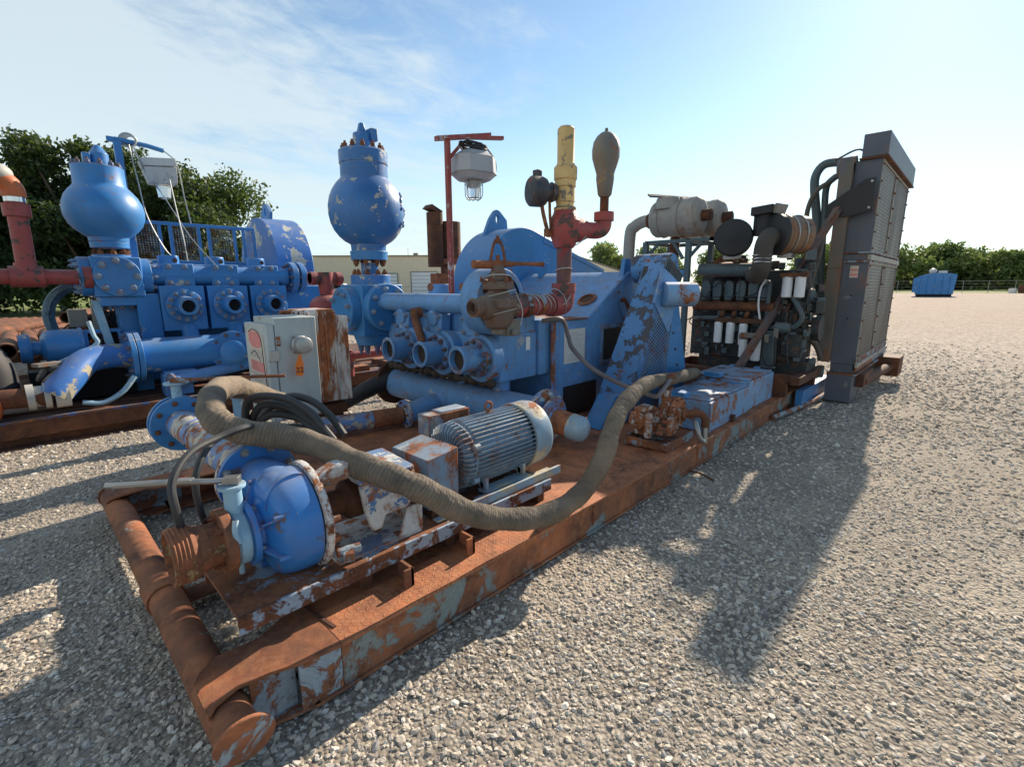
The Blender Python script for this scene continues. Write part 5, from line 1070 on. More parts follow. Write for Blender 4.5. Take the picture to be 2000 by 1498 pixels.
b = MB(); b.tube([(ex-.02, 2.95, 1.14), (ex-.03, 2.5, 1.15), (ex-.04, 2.2, 1.13), (ex-.04, 2.0, 1.06), (ex-.04, 1.78, 1.06)], .030, 10); b.tube([(ex-.06, 1.70, 1.45), (ex-.08, 1.62, 1.33), (ex-.09, 1.56, 1.20), (ex-.06, 1.64, 1.08), (ex-.04, 1.78, 1.06)], .030, 10); b.cyl((ex-.03, 1.98, 1.10), (ex-.03, 1.98, 1.62), .028, n=10); b.lathe((ex-.06, 1.86, 1.06), (0, -1, .0), [(0, .06), (.12, .075), (.18, .05)], 16); b.build('water_pipe', 'dkblue', en)
b = MB(); b.tube([(ex-.06, 2.02, 1.66), (ex-.10, 2.06, 1.55), (ex-.10, 2.07, 1.35), (ex-.09, 2.03, 1.12)], .013, 8); b.build('clear_tube', 'filt', en)
for p, r, h, n_ in (((ex-.08, 2.56, .82), .052, .25, 1), ((ex-.08, 2.40, .82), .052, .25, 1), ((ex-.08, 2.235, .81), .052, .25, 1), ((ex-.16, 2.19, .66), .052, .27, 1), ((ex-.17, 2.03, .63), .058, .27, 1), ((ex-.10, 1.76, 1.44), .058, .24, 1), ((ex-.10, 1.62, 1.44), .058, .24, 1)):
    b = MB(); b.lathe(p, (0, 0, 1), [(0, r*.85), (.008, r), (h, r)], 22); b.lathe(V(p)+V((0, 0, h)), (0, 0, 1), [(0, r*1.1), (.035, r*.9)], 16); b.build('filter', 'filt', en)
b = MB(); b.box((ex-.06, 2.30, 1.13), (.12, .60, .06)); 
for y in (2.22, 2.38, 2.54): b.tube([(ex-.04, y, 1.16), (ex-.09, y-.01, 1.20), (ex-.07, y-.02, 1.24)], .03, 10)
b.box((ex-.10, 1.69, 1.71), (.12, .3, .05)); b.build('filter_head', 'rustdk', en, .008)
b = MB(); b.box((ex-.20, 2.12, .955), (.10, .20, .06)); b.box((ex-.21, 1.90, .93), (.04, .05, .10)); b.box((ex-.21, 1.80, 1.0), (.04, .05, .12)); b.cyl((ex-.16, 2.19, .90), (ex-.16, 2.19, .96), .06, n=14); b.build('fuel_pump', 'pear', en, .006)
b = MB(); b.tube([(ex-.24, 1.92, .90), (ex-.25, 1.92, .72), (ex-.25, 1.86, .60), (ex-.25, 1.78, .62), (ex-.24, 1.78, .80), (ex-.22, 1.80, .96)], .013, 8); b.tube([(ex-.1, 1.70, 1.0), (ex-.14, 1.68, .8), (ex-.12, 1.66, .62)], .013, 8); b.tube([(ex-.08, 2.33, 1.70), (ex-.1, 2.32, 1.4), (ex-.1, 2.34, 1.1)], .006, 6); b.build('fuel_hose', 'black', en)
rg = random.Random(17)
for k in range(32):
    b = MB()
    y = rg.uniform(1.44, 1.84); z = rg.uniform(.60, 1.95); s_ = rg.uniform(.03, .09); b.box((ex+rg.uniform(.0, .35), y, z), (rg.uniform(.05, .16), s_*1.3, s_*rg.uniform(.6, 2.2)), rg.random()); b.build('fitting', 'dkblue' if k % 3 else 'engb', en, .004)
for k in range(12):
    b = MB()
    y = rg.uniform(1.46, 1.9); z = rg.uniform(.6, 1.8); b.cyl((ex+.05, y, z), (ex+.05+rg.uniform(-.05, .1), y+rg.uniform(-.1, .1), z+rg.uniform(.1, .45)), rg.uniform(.012, .03), n=8); b.build('fitting', 'engb', en)
b = MB(); b.lathe((ex+.3, 1.60, 1.25), (0, -1, 0), [(0, .30), (.04, .30), (.05, .1)], 26); b.lathe((ex+.3, 1.52, 1.05), (0, -1, 0), [(0, .16), (.10, .16)], 22); b.build('drive_gear', 'engb', en, .004)
b = MB()
for k in range(30):
    y = rg.uniform(1.9, 2.95); z = rg.uniform(1.64, 1.98); s_ = rg.uniform(.03, .08); b.box((ex+rg.uniform(.1, .6), y, z), (rg.uniform(.05, .2), s_*1.4, s_), rg.random())
b.build('top_fitting', 'engb', en, .004)
rg = random.Random(11); b = MB()
for k in range(34):
    b = MB(); y = rg.uniform(1.48, 2.95); z = rg.uniform(.68, 1.25); b.box((ex+rg.uniform(-.02, .05), y, z), (rg.uniform(.03, .10), rg.uniform(.02, .10), rg.uniform(.02, .10)), rg.random()); b.build('fitting', 'dkblue', en, .004)
for k in range(18):
    b = MB()
    y = rg.uniform(1.5, 2.9); z = rg.uniform(.7, 1.3); b.cyl((ex-.03, y, z), (ex+.08, y, z), rg.uniform(.012, .03), n=8); b.build('fitting', 'dkblue', en)
b = MB()
for k in range(12):
    y = rg.uniform(1.5, 2.9); z = rg.uniform(.75, 1.6); P = [(ex-.05, y, z)]
    for j in range(3): y += rg.uniform(-.18, .18); z += rg.uniform(-.2, .2); P.append((ex-.05+rg.uniform(-.03, .03), y, max(.6, z)))
    b.tube(P, .008, 6)
b.build('wiring', 'black', en)
b = MB(); b.prism([(ex-.12, 1.83, .56), (ex-.12, 1.98, .56), (ex-.12, 1.97, 1.02), (ex-.12, 1.84, 1.02)], (.06, 0, 0)); b.prism([(ex-.16, 1.80, .545), (ex-.16, 2.02, .545), (ex-.05, 2.02, .545), (ex-.05, 1.80, .545)], (0, 0, .02)); b.build('mount', 'dkblue', en, .006)
# engine top dressing: red cover and pipes under the air cleaners
b = MB(); b.lathe((ex+.3, 2.5, 1.70), (0, 0, 1), [(0, .34), (.18, .28), (.20, .2)], 24); b.build('flywheel_cover', 'red', en)
b = MB(); b.tube([(ex+.0, 2.75, 1.86), (ex-.05, 2.6, 1.95), (ex-.02, 2.45, 1.96), (ex+.1, 2.3, 1.86)], .016, 8); b.tube([(ex+.0, 2.78, 1.84), (ex-.03, 2.62, 1.91), (ex+.0, 2.5, 1.92), (ex+.1, 2.36, 1.84)], .012, 8); b.build('copper_line', 'rustred', en)
# stand frame and mufflers
ms = thing('muffler_stand', 'grey green angle iron stand holding the mufflers over the engine', 'stand', (6.9, 3.0, .5))
b = MB()
for x, y in ((6.55, 2.98), (6.55, 3.62), (7.3, 2.98), (7.3, 3.62)): b.box((x, y, 1.35), (.07, .07, 1.70))
for z in (2.19,):
    b.box((6.55, 3.12, z), (.06, 1.0, .05)); b.box((7.3, 3.12, z), (.06, 1.0, .05)); b.box((6.92, 2.66, z), (.8, .06, .05)); b.box((6.92, 3.6, z), (.8, .06, .05)); b.box((6.92, 2.98, z), (.8, .06, .05))
b.tube([(6.55, 2.98, 1.95), (6.55, 2.78, 2.17)], .025, 6, 1); b.tube([(6.55, 3.05, 1.95), (6.55, 3.2, 2.17)], .025, 6, 1); b.tube([(6.55, 3.6, 2.0), (6.55, 3.42, 2.17)], .025, 6, 1); b.build('frame', 'dkblue', ms, .004)
b = MB(); b.box((6.58, 3.2, 1.75), (.05, .5, .10)); b.build('cross_plate', 'blue', ms)
def muffler(label, x, yc, zc, r, L_, cap, far=False):
    t = thing('muffler', label, 'muffler', (x, yc, zc-r), 'mufflers on the stand above the engine')
    b = MB(); b.lathe((x, yc+L_/2, zc), (0, -1, 0), [(-.02, r*.6), (.0, r*.92), (.03, r), (L_*.78, r), (L_*.80, r*1.03), (L_*.94, r*1.03), (L_, r*.9), (L_+.015, r*.78), (L_+.015, r*.35)], 40); b.build('drum', 'muff', t)
    b = MB(); b.cyl((x, yc-L_/2, zc), (x, yc-L_/2-.13, zc), .075, n=20); b.cyl((x, yc-L_/2-.13, zc), (x, yc-L_/2-.14, zc), .05, n=12); b.build('outlet_stub', 'rustdk', t)
    b = MB(); b.torus((x, yc-L_*.12, zc), (0, 1, 0), r+.004, .010, 36, 6); b.torus((x, yc+L_*.3, zc), (0, 1, 0), r+.004, .010, 36, 6); b.build('strap', 'muff', t)
    if cap:
        b = MB(); b.lathe((x-.08, yc+.12, zc+r*.45), (0, 0, 1), [(0, .18), (.12, .16), (.15, .15)], 24); b.build('outlet_neck', 'muff', t); b = MB(); b.prism([(x-.30, yc+.28, zc+r+.02), (x+.12, yc-.18, zc+r-.01), (x+.16, yc-.14, zc+r+.01), (x-.26, yc+.34, zc+r+.06)], (0, 0, .02)); b.build('rain_flap', 'black', t)
    return t
muffler('nearer grey muffler drum with black rain flap on the stand', 6.62, 3.19, 2.505, .245, .66, True)
muffler('second grey muffler drum half hidden behind the first one', 7.15, 3.12, 2.52, .245, .66, False)
t = thing('exhaust_elbow', 'grey exhaust pipe bending down from the left muffler', 'pipe', (6.62, 3.9, .8)); b = MB(); b.tube([(6.62, 3.56, 2.50), (6.62, 3.72, 2.50), (6.62, 3.86, 2.44), (6.62, 3.93, 2.32), (6.62, 3.94, 1.6), (6.62, 3.94, .9)], .085, 22, 6); b.build('bend', 'muff', t); b = MB(); b.lathe((6.62, 3.60, 2.50), (0, 1, 0), [(0, .088), (.0, .105), (.03, .105), (.03, .088)], 20, (False, False)); b.cyl((7.1, 3.45, 1.9), (7.1, 3.45, 2.3), .07, n=14); b.build('clamp', 'rustdk', t)
# air cleaners
def aircleaner(label, x, y, z, mat, r=.205, L_=.42, d=(-.75, -.25, .02)):
    t = thing('air_cleaner', label, 'air cleaner', (x, y, z-r), 'air cleaners on top of the engine'); d = V(d).normalized(); o = V((x, y, z))-d*L_
    b = MB(); b.lathe(o, d, [(0, r*.8), (.02, r*.96), (L_*.72, r*.96), (L_*.74, r*1.04), (L_*.80, r*1.04), (L_*.82, r), (L_, r), (L_+.015, r*.95), (L_+.02, r*.3), (L_+.026, r*.25)], 40); b.build('canister', mat, t)
    b = MB(); b.torus(o+d*L_*.3, d, r*.98, .008, 32, 6); b.torus(o+d*L_*.6, d, r*.98, .008, 32, 6); b.box(o+d*L_*.5+V((0, 0, -r-.01)), (.2, .16, .05)); b.build('band', 'steel', t); return t, o, d
aircleaner('black faced air cleaner canister nearest the mufflers', 6.55, 2.40, 2.19, 'black', .225)
aircleaner('air cleaner canister with brown rusty back behind the ribbed elbow', 6.62, 1.94, 2.19, paint('cleaner_brown', (.20, .13, .08), (.08, .07, .06), .5, .5, 71, 3), .235, .40, (-.6, .42, 0))
MB().lathe((6.63, 1.93, 2.19), (-.6, .42, 0), [(-.02, .243), (.03, .243), (.04, .22), (.045, 0)], 40, (False, False)).build('front_cover', 'black', [o for o in C.objects if o.name.startswith('air_cleaner')][-1])
t = thing('air_inlet', 'black square topped air inlet between the two air cleaners', 'air inlet', (6.7, 2.05, 2.3)); b = MB(); b.cyl((6.75, 2.10, 2.20), (6.75, 2.10, 2.46), .13, n=20); b.prism([(6.56, 2.22, 2.43), (6.56, 1.97, 2.45), (6.86, 1.95, 2.45), (6.86, 2.20, 2.43)], (0, 0, .10)); b.build('cap', 'black', t, .008)
b = MB(); b.prism([(6.55, 1.955, 2.44), (6.86, 1.93, 2.44), (6.88, 1.90, 2.56), (6.55, 1.94, 2.55)], (0, -.015, 0)); b.build('side_vent', 'muff', t)
t = thing('intake_elbow', 'ribbed black rubber elbow with bright clamps feeding the engine', 'duct', (6.45, 1.98, 1.6))
b = MB(); b.tube([(6.62, 1.92, 2.14), (6.48, 1.95, 2.16), (6.42, 1.98, 2.06), (6.42, 1.99, 1.92), (6.44, 2.0, 1.80), (6.52, 2.06, 1.72), (6.66, 2.14, 1.72)], .105, 24, 8, lambda q: 1+(.05*math.sin(q*150) if q < .6 else .05)); b.build('bend', plain('dusty_rubber', (.06, .052, .042), .75), t)
b = MB()
for z in (1.86, 1.90, 1.94): b.torus((6.43, 1.995, z), (0.05, 0, 1), .108, .008, 28, 6)
b.build('clamp', 'chrome', t)
# ================================================================ radiator
ra = thing('radiator', 'tall dark grey steel radiator package with mesh front at the skid end', 'radiator', (9, 1.3, 0))
xa, xb, ya, yb = 7.75, 10.45, 1.12, 1.40
b = MB(); b.b2((xa, ya, .58), (xa+.06, yb, 1.90)); b.b2((xb-.06, ya, .58), (xb, yb, 3.12)); b.b2((xa, ya, 1.98), (xa+.06, yb, 3.12)); b.b2((xa, ya+.02, 1.90), (xb, yb, 1.98)); b.b2((xa, ya, .54), (xb, yb, .60)); fr2 = b.build('frame', 'rgrey', ra, .004)
b = MB(); b.b2((xa-.03, ya-.015, 1.875), (xb+.02, yb+.01, 1.895)); b.b2((xa-.03, ya-.015, 1.985), (xb+.02, yb+.01, 2.005)); b.b2((xa-.03, ya-.012, .555), (xb+.02, ya+.0, .62)); b.build('band', 'rustbase', fr2, .002)
b = MB(); b.b2((xa-.02, ya-.03, .50), (xb+.05, ya+.0, .56)); b.b2((xa-.02, ya-.02, 1.90), (xb+.03, ya+.02, 1.97)); b.build('sill', 'muff', fr2, .003)
b = MB(); b.b2((xa-.03, ya-.05, 3.146), (xb+.08, yb-.06, 3.42)); b.build('top_tank', 'rgrey', ra, .008)
b = MB(); b.b2((xa-.04, ya-.06, 3.121), (xb+.09, yb-.04, 3.145)); b.build('top_rim', 'rustdk', ra, .003)
b = MB(); b.b2((xa+.06, ya+.06, .6), (xb-.06, yb-.04, 1.9)); b.b2((xa+.06, ya+.06, 1.98), (xb-.06, yb-.04, 3.12)); b.build('core', 'dark', ra)
def grill(x0_, x1_, z0_, z1_, nm):
    g_ = MB().b2((x0_, ya+.004, z0_), (x1_, ya+.016, z1_)).build('grille_panel', 'grille', ra)
    b = MB(); w = .030
    b.b2((x0_, ya-.008, z0_), (x0_+w, ya+.004, z1_)); b.b2((x1_-w, ya-.008, z0_), (x1_, ya+.004, z1_)); b.b2((x0_+w, ya-.008, z0_), (x1_-w, ya+.003, z0_+w)); b.b2((x0_+w, ya-.008, z1_-w), (x1_-w, ya+.003, z1_))
    b.build('panel_frame', 'muff', g_)
    nb = 6; boltat(g_, [(x, ya-.008, z0_+.06+(z1_-z0_-.12)*i/(nb-1)) for x in (x0_+.015, x1_-.015) for i in range(nb)], (0, -1, 0), .012, .012, 'boltr')
for (a, c) in ((xa+.02, 8.98), (9.0, xb-.02)):
    grill(a, c, .60, 1.885, '');
    grill(a, c, 1.985, 3.115, '')
# rusty surge tank column on the engine side
b = MB(); b.prism([(xa-.10, yb, .56), (xa-.10, yb, 3.10), (xa-.10, yb+.15, 3.12), (xa-.10, yb+.15, 2.95), (xa-.10, yb+.15, 1.8), (xa-.10, yb+.14, .56)], (.5, 0, 0)); tk = b.build('side_tank', 'rusttank', ra, .006)
b = MB(); b.lathe((xa+.05, yb+.0, 3.08), (0, 1, 0), [(0, .12), (.16, .12), (.20, .08)], 24); b.build('tank_cap', 'rusttank', tk)
b = MB(); b.b2((xa-.105, yb-.01, 1.80), (xa+.1, yb+.17, 1.806)); b.build('tank_seam', 'rustdk', tk)
b = MB(); b.prism([(xa-.13, ya+.02, 2.50), (xa-.13, ya+.02, 2.88), (xa-.13, ya+.12, 2.88), (xa-.13, yb+.22, 2.62), (xa-.13, yb+.22, 2.46), (xa-.13, yb-.02, 2.44)], (.025, 0, 0)); bp = b.build('brace_plate', 'black', ra, .004)
boltat(bp, [(xa-.131, ya+.06, 2.84), (xa-.131, ya+.06, 2.53)], (-1, 0, 0), .012, .012, 'bead')
b = MB(); b.b2((xa-.004, 1.22, 1.68), (xa-.001, 1.31, 1.83)); st_ = b.build('warning_sticker', 'stickw', fr2); b = MB(); b.b2((xa-.006, 1.225, 1.765), (xa-.004, 1.305, 1.79)); b.b2((xa-.006, 1.225, 1.70), (xa-.004, 1.305, 1.73)); b.b2((xa-.006, 1.235, 1.74), (xa-.004, 1.295, 1.745)); b.build('sticker_print', 'stick', st_)
b = MB()
for y, z in ((1.26, 1.45), (1.27, 1.15)): b.cyl((xa-.006, y, z), (xa, y, z), .012, n=8)
b.build('plug', 'black', fr2)
MB().b2((xa-.04, ya-.0, .02), (xa+.42, yb+.02, .395)).build('base_leg', 'rgrey', ra, .006); MB().b2((10.2, ya+.0, .02), (10.45, yb, .395)).build('base_leg', 'rgrey', ra, .006); MB().b2((xa+.02, ya+.02, .415), (xa+.3, yb, .54)).build('leg_neck', 'rgrey', ra, .006)
b = MB(); b.b2((xa-.05, ya-.04, .395), (xb+.04, yb+.02, .415)); b.b2((xa, ya-.02, .44), (xb, ya, .50)); b.build('base_rail', 'rustbase', ra, .002)
b = MB(); b.tube([(8.1, ya-.05, .27), (9.0, ya-.1, .27), (9.8, ya-.18, .30)], .07, 14); b.box((9.9, ya-.15, .30), (.5, .3, .30)); b.box((8.3, ya-.02, .30), (.7, .16, .18)); b.build('tail_roller', 'rustdk', ra, .006)
b = MB()
b.tube([(8.0, 1.50, 3.15), (8.05, 1.63, 3.20), (8.05, 1.81, 3.20), (8.05, 1.90, 3.08), (8.05, 1.90, 2.89), (8.05, 1.83, 2.47), (8.05, 1.77, 1.85), (8.0, 1.71, 1.28), (7.95, 1.70, .75)], .056, 16)
b.tube([(8.0, 1.50, 2.99), (8.05, 1.61, 3.03), (8.05, 1.69, 3.0), (8.05, 1.76, 2.88), (8.05, 1.74, 2.47), (8.05, 1.71, 1.85), (8.05, 1.64, 1.2), (7.9, 1.62, .75)], .042, 16); b.build('coolant_pipe', 'dkblue', ra)
b = MB(); b.tube([(7.55, 1.72, .98), (7.52, 1.76, .85), (7.5, 1.80, .62), (7.5, 1.74, .46), (7.52, 1.62, .42), (7.6, 1.45, .42)], .075, 16); b.build('lower_coolant_pipe', 'dkblue', ra)
b = MB(); b.tube([(7.45, 1.58, 2.40), (7.40, 1.62, 1.9), (7.35, 1.70, 1.4), (7.38, 1.70, 1.0), (7.5, 1.55, .8), (7.55, 1.48, .62)], .035, 12); b.tube([(7.9, 1.86, 1.85), (7.9, 1.92, 2.40), (7.9, 1.91, 2.66), (7.9, 1.83, 2.85), (7.95, 1.70, 2.95)], .032, 10); b.tube([(7.6, 1.6, 3.14), (7.7, 1.4, 3.25), (7.8, 1.3, 3.22)], .012, 8); b.build('vent_hose', plain('dusty_hose', (.09, .08, .065), .7), ra)
t = thing('diagonal_brace', 'dark rusty square tube leaning from the skid up to the radiator plate', 'brace', (6.3, 2.13, .5)); b = MB(); a_ = V((6.30, 2.13, .53)); c_ = V((7.60, 1.50, 2.55)); q = (c_-a_).to_track_quat('Z', 'Y').to_matrix(); b.box((a_+c_)/2, (.075, .075, (c_-a_).length), rot=q); b.build('tube', paint('brace_dark', (.075, .045, .045), (.12, .1, .1), .5, .6, 81, 4, .6, rdark=.5), t, .004); b = MB(); b.box((6.30, 2.13, .50), (.22, .2, .03)); b.build('base_plate', 'rustred', t)
# sub-base under the engine
sb = thing('engine_base', 'dark rusty engine sub frame with dusty crossbeams under the engine', 'frame', (7, 2.3, .23))
b = MB(); b.b2((6.45, 1.45, .40), (7.7, 1.55, .50)); b.b2((6.5, 1.55, .42), (6.62, 3.3, .50)); b.b2((6.5, 1.6, .23), (6.58, 3.3, .42)); b.b2((7.4, 1.5, .23), (7.5, 3.3, .5)); b.b2((6.62, 3.2, .3), (7.4, 3.3, .5)); b.build('rail', 'rustdk', sb, .003)
# ================================================================ far (left) unit
ls = thing('skid', 'dark rusty steel skid with bolted edge under the left blue pump', 'skid', (2, 8.4, 0))
b = MB(); b.b2((-6, 6.86, .26), (6.5, 10.6, .275)); b.build('deck_plate', 'deckdk', ls)
b = MB(); b.b2((-6, 6.84, .10), (6.5, 6.86, .285)); b.b2((-6, 6.92, .012), (6.5, 6.935, .17)); b.b2((-6, 6.80, .0), (6.5, 7.05, .014)); b.build('side_beam', 'rustdk', ls, .003)
b = MB(); b.b2((-6, 6.825, .264), (6.5, 6.875, .29)); b.build('edge_rail', paint('edge_patch', (.10, .045, .025), (.03, .10, .28), .5, .5, 91, 7), ls, .002)
b = MB(); b.b2((-6, 10.4, .0), (6.5, 10.5, .26)); b.b2((-1, 7.2, .276), (6.4, 7.26, .30)); b.b2((-1, 7.9, .276), (6.4, 7.96, .30)); b.build('far_beam', 'rustdk', ls)
for x in (3.6, 4.3): MB().b2((x, 6.95, .276), (x+.3, 7.6, .36)).build('plank', 'rust', ls)
lp2 = thing('mud_pump', 'clean blue triplex mud pump on the left skid facing sideways', 'pump', (2.2, 8.2, .27))
LF = 7.62
b = MB(); b.b2((1.25, 8.35, .3), (3.5, 9.6, 1.35)); b.prism([(1.25, 9.6, 1.35), (1.25, 8.5, 1.35), (1.25, 9.0, 1.95), (1.25, 9.6, 1.95)], (2.2, 0, 0)); b.build('power_end', 'blues', lp2, .02)
for q1, q2 in (((1.1, 8.2, .3), (1.22, 8.5, 1.55)), ((.98, 7.9, .95), (1.10, 8.0, 1.37)), ((3.0, 7.92, 1.05), (3.75, 8.4, 1.62))): MB().b2(q1, q2).build('side_plate', 'blues', lp2, .01)
lfe = MB().b2((1.30, 7.9, 1.05), (3.1, 8.4, 1.66)).build('fluid_block', 'blues', lp2, .01)
for i, x in enumerate((1.62, 2.16, 2.70)):
    b = MB(); b.b2((x-.25, 7.56, 1.04), (x+.25, 7.95, 1.62)); hd_ = b.build('cylinder_block', 'blues', lfe, .01)
    fl = MB().lathe((x, 7.56, 1.36), (0, -1, 0), [(0, .215), (.045, .215), (.05, .205)], 40).build('cylinder_flange', 'blues', hd_, .003)
    bolts(fl, (x, 7.51, 1.36), (0, -1, 0), .175, 12, .024, .028, 'boltb')
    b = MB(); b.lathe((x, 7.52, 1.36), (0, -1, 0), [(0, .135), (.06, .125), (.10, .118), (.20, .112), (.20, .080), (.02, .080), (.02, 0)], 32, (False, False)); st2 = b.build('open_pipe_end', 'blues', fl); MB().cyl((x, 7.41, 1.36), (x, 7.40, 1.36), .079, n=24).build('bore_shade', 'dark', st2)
    boltat(hd_, [(x+s*.09-.02, 7.60-k*.0, 1.86 if k else 1.655) for s in (-1, 1) for k in (0, 1)], (0, -1, 0), .028, .036, 'boltb')
    b = MB(); b.b2((x-.17, 7.60, 1.60), (x+.17, 8.05, 1.90)); b.build('manifold_clamp', 'blues', hd_, .01)
    b = MB(); b.lathe((x-.05, 7.85, 1.88), (0, 0, 1), [(0, .12), (.12, .12), (.13, .11)], 26); vc = b.build('valve_cap', 'blues', hd_, .005); MB().cyl((x-.0, 7.735, 1.945), (x-.0, 7.728, 1.945), .028, n=12).build('cap_hole', 'rustdk', vc)
b = MB(); b.cyl((1.25, 7.72, 1.755), (3.02, 7.72, 1.745), .125, n=32); mn2 = b.build('discharge_manifold', 'blues', lp2)
for x_, d in ((3.06, 1), (3.18, 1)):
    fl = MB().lathe((x_, 7.72, 1.74), (1, -.0, 0), [(0, .225), (.08, .225)], 36).build('end_flange', 'blues', mn2, .004); 
    bolts(fl, (x_, 7.72, 1.74), (-1, 0, 0), .175, 9, .026, .035, 'bolt')
b = MB(); b.b2((3.05, 7.9, 1.12), (3.85, 8.1, 1.62)); b.build('cover_plate', 'blues', lp2, .02)
b = MB(); b.cyl((1.02, 7.35, .77), (2.0, 7.35, .76), .215, n=36); b.cyl((2.0, 7.35, .76), (3.6, 7.5, .76), .215, n=36)
for x in (1.65, 2.2, 2.75): b.cyl((x, 7.5, .8), (x, 7.62, 1.08), .10, n=20)
sm2 = b.build('suction_manifold', 'blues', lp2)
fl = MB().lathe((2.02, 7.16, .76), (-.25, -1, 0), [(0, .265), (.05, .265)], 40).build('side_flange', 'blues', sm2, .004); bolts(fl, V((2.02, 7.16, .76))+V((-.25, -1, 0)).normalized()*.05, (-.25, -1, 0), .225, 10, .020, .018, 'bolt'); MB().lathe((2.01, 7.13, .76), (-.25, -1, 0), [(0, .16), (.10, .15), (.13, .10)], 30).build('hub', 'blues', fl)
for x_ in (.93, .99):
    fl = MB().lathe((x_, 7.34, .77), (1, 0, 0), [(0, .31), (.05, .31)], 40).build('inlet_flange', 'blues', sm2, .003); 
    if x_ < .95: bolts(fl, (x_, 7.34, .77), (-1, 0, 0), .265, 12, .024, .035, 'bolt')
b = MB(); b.tube([(.95, 7.34, .80), (.72, 7.30, .81), (.52, 7.20, .78), (.36, 7.04, .64), (.24, 6.95, .52), (.20, 6.93, .47)], .140, 28, 6); b.build('inlet_bend', paint('bend_blue', (.04, .17, .5), (.42, .37, .26), .45, .12, 94, 4, .4), lp2)
b = MB(); b.b2((.95, 7.75, .28), (1.20, 8.0, 1.5)); b.build('support_column', 'blues', lp2, .006); MB().prism([(.82, 7.66, .55), (.90, 7.66, .55), (.78, 7.66, 1.45), (.70, 7.66, 1.45)], (0, .06, 0)).build('side_strip', 'lblue', lp2); MB().prism([(1.12, 7.55, .85), (1.36, 7.60, .95), (1.36, 7.60, 1.52), (1.12, 7.55, 1.52)], (0, .03, 0)).build('bent_plate', 'blues', lp2)
b = MB(); b.tube([(.42, 7.0, .36), (.6, 7.0, .33), (.78, 7.02, .42), (.92, 7.05, .58)], .028, 10); b.build('drain_line', 'lblue', lp2)
# dampener left
pd2 = thing('pulsation_dampener', 'smooth pale blue round pulsation ball on the left pump cross block', 'dampener', (.97, 7.75, 1.5))
bx_, by_ = .98, 7.77
b = MB(); b.b2((bx_-.24, 7.52, 1.49), (bx_+.24, 8.0, 1.96)); b.b2((bx_-.2, 7.56, 1.38), (bx_+.2, 7.96, 1.49)); blk = b.build('cross_block', 'blues', pd2, .012)
fl = MB().lathe((bx_-.01, 7.52, 1.73), (0, -1, 0), [(0, .232), (.05, .232), (.055, .225)], 44).build('front_flange', 'blues', blk, .004); bolts(fl, (bx_-.01, 7.465, 1.73), (0, -1, 0), .185, 8, .032, .035, 'boltb', .0)
for s in (-1, 1):
    fl = MB().lathe((bx_+s*.24, 7.76, 1.73), (s, 0, 0), [(0, .23), (.10, .23)], 36).build('side_flange', 'blues', blk, .004); bolts(fl, (bx_+s*.34, 7.76, 1.73), (s, 0, 0), .18, 8, .028, .05, 'boltb')
bolts(blk, (bx_, 7.76, 1.38), (0, 0, -1), .15, 8, .024, .04, 'bolt')
fl = MB().lathe((bx_, by_, 1.96), (0, 0, 1), [(0, .19), (.03, .19)], 30).build('lower_flange', 'blues', pd2); bolts(fl, (bx_, by_, 1.99), (0, 0, 1), .16, 8, .028, .045, 'boltr')
b = MB(); b.lathe((bx_, by_, 2.07), (0, 0, 1), [(0, .19), (.065, .195), (.07, .188), (.078, .195), (.12, .20), (.15, .24), (.20, .30), (.27, .355), (.36, .388), (.44, .392), (.52, .378), (.60, .345), (.66, .30), (.70, .262), (.73, .25), (.92, .25), (.925, .24), (.93, .24)], 64); ball2 = b.build('ball', 'blues', pd2)
bolts(ball2, (bx_, by_, 2.995), (0, 0, 1), .215, 12, .028, .045, 'blues'.replace('blues', 'bolt'))
b = MB(); b.lathe((bx_+.03, by_, 2.99), (0, 0, 1), [(0, .095), (.16, .095), (.17, .085), (.25, .03), (.26, 0)], 24); b.b2((bx_-.13, by_-.1, 3.01), (bx_-.06, by_, 3.13)); b.build('charging_cap', 'blues', pd2, .004)
# hood left
hd2 = thing('gear_hood', 'blue half round hood with pale flaked patches on the left unit', 'hood', (3.8, 9.4, .3))
hy, hz_, R = 9.75, 1.9, .93
pts = [(3.35, hy+R*math.cos(a), hz_+R*math.sin(a)) for a in [rad(i*7.5) for i in range(25)]]+[(3.35, hy-R, .3), (3.35, hy+R, .3)]
b = MB(); b.prism(pts, (.62, 0, 0)); b.build('shell', paint('hood_blue', (.045, .19, .54), (.56, .54, .46), .62, .04, 95, 2.6, .42), hd2, .01, 20)
b = MB(); lug = [(3.60, hy-.42, 2.75), (3.60, hy-.08, 3.07), (3.60, hy, 3.10), (3.60, hy+.08, 3.07), (3.60, hy+.42, 2.75)]
pl2 = [(x-.0, y, z) for x, y, z in lug]
def YZ(p): return (p[1], 0, p[2])
tmp = MB(); plate_hole(tmp, [YZ(p) for p in lug], [YZ((0, hy+.04*math.cos(t), 2.93+.085*math.sin(t))) for t in [2*PI*i/14 for i in range(14)]], (0, .05, 0))
for v in tmp.bm.verts: v.co = V((3.55+v.co.y, v.co.x, v.co.z))
tmp.build('lifting_lug', 'blues', hd2)
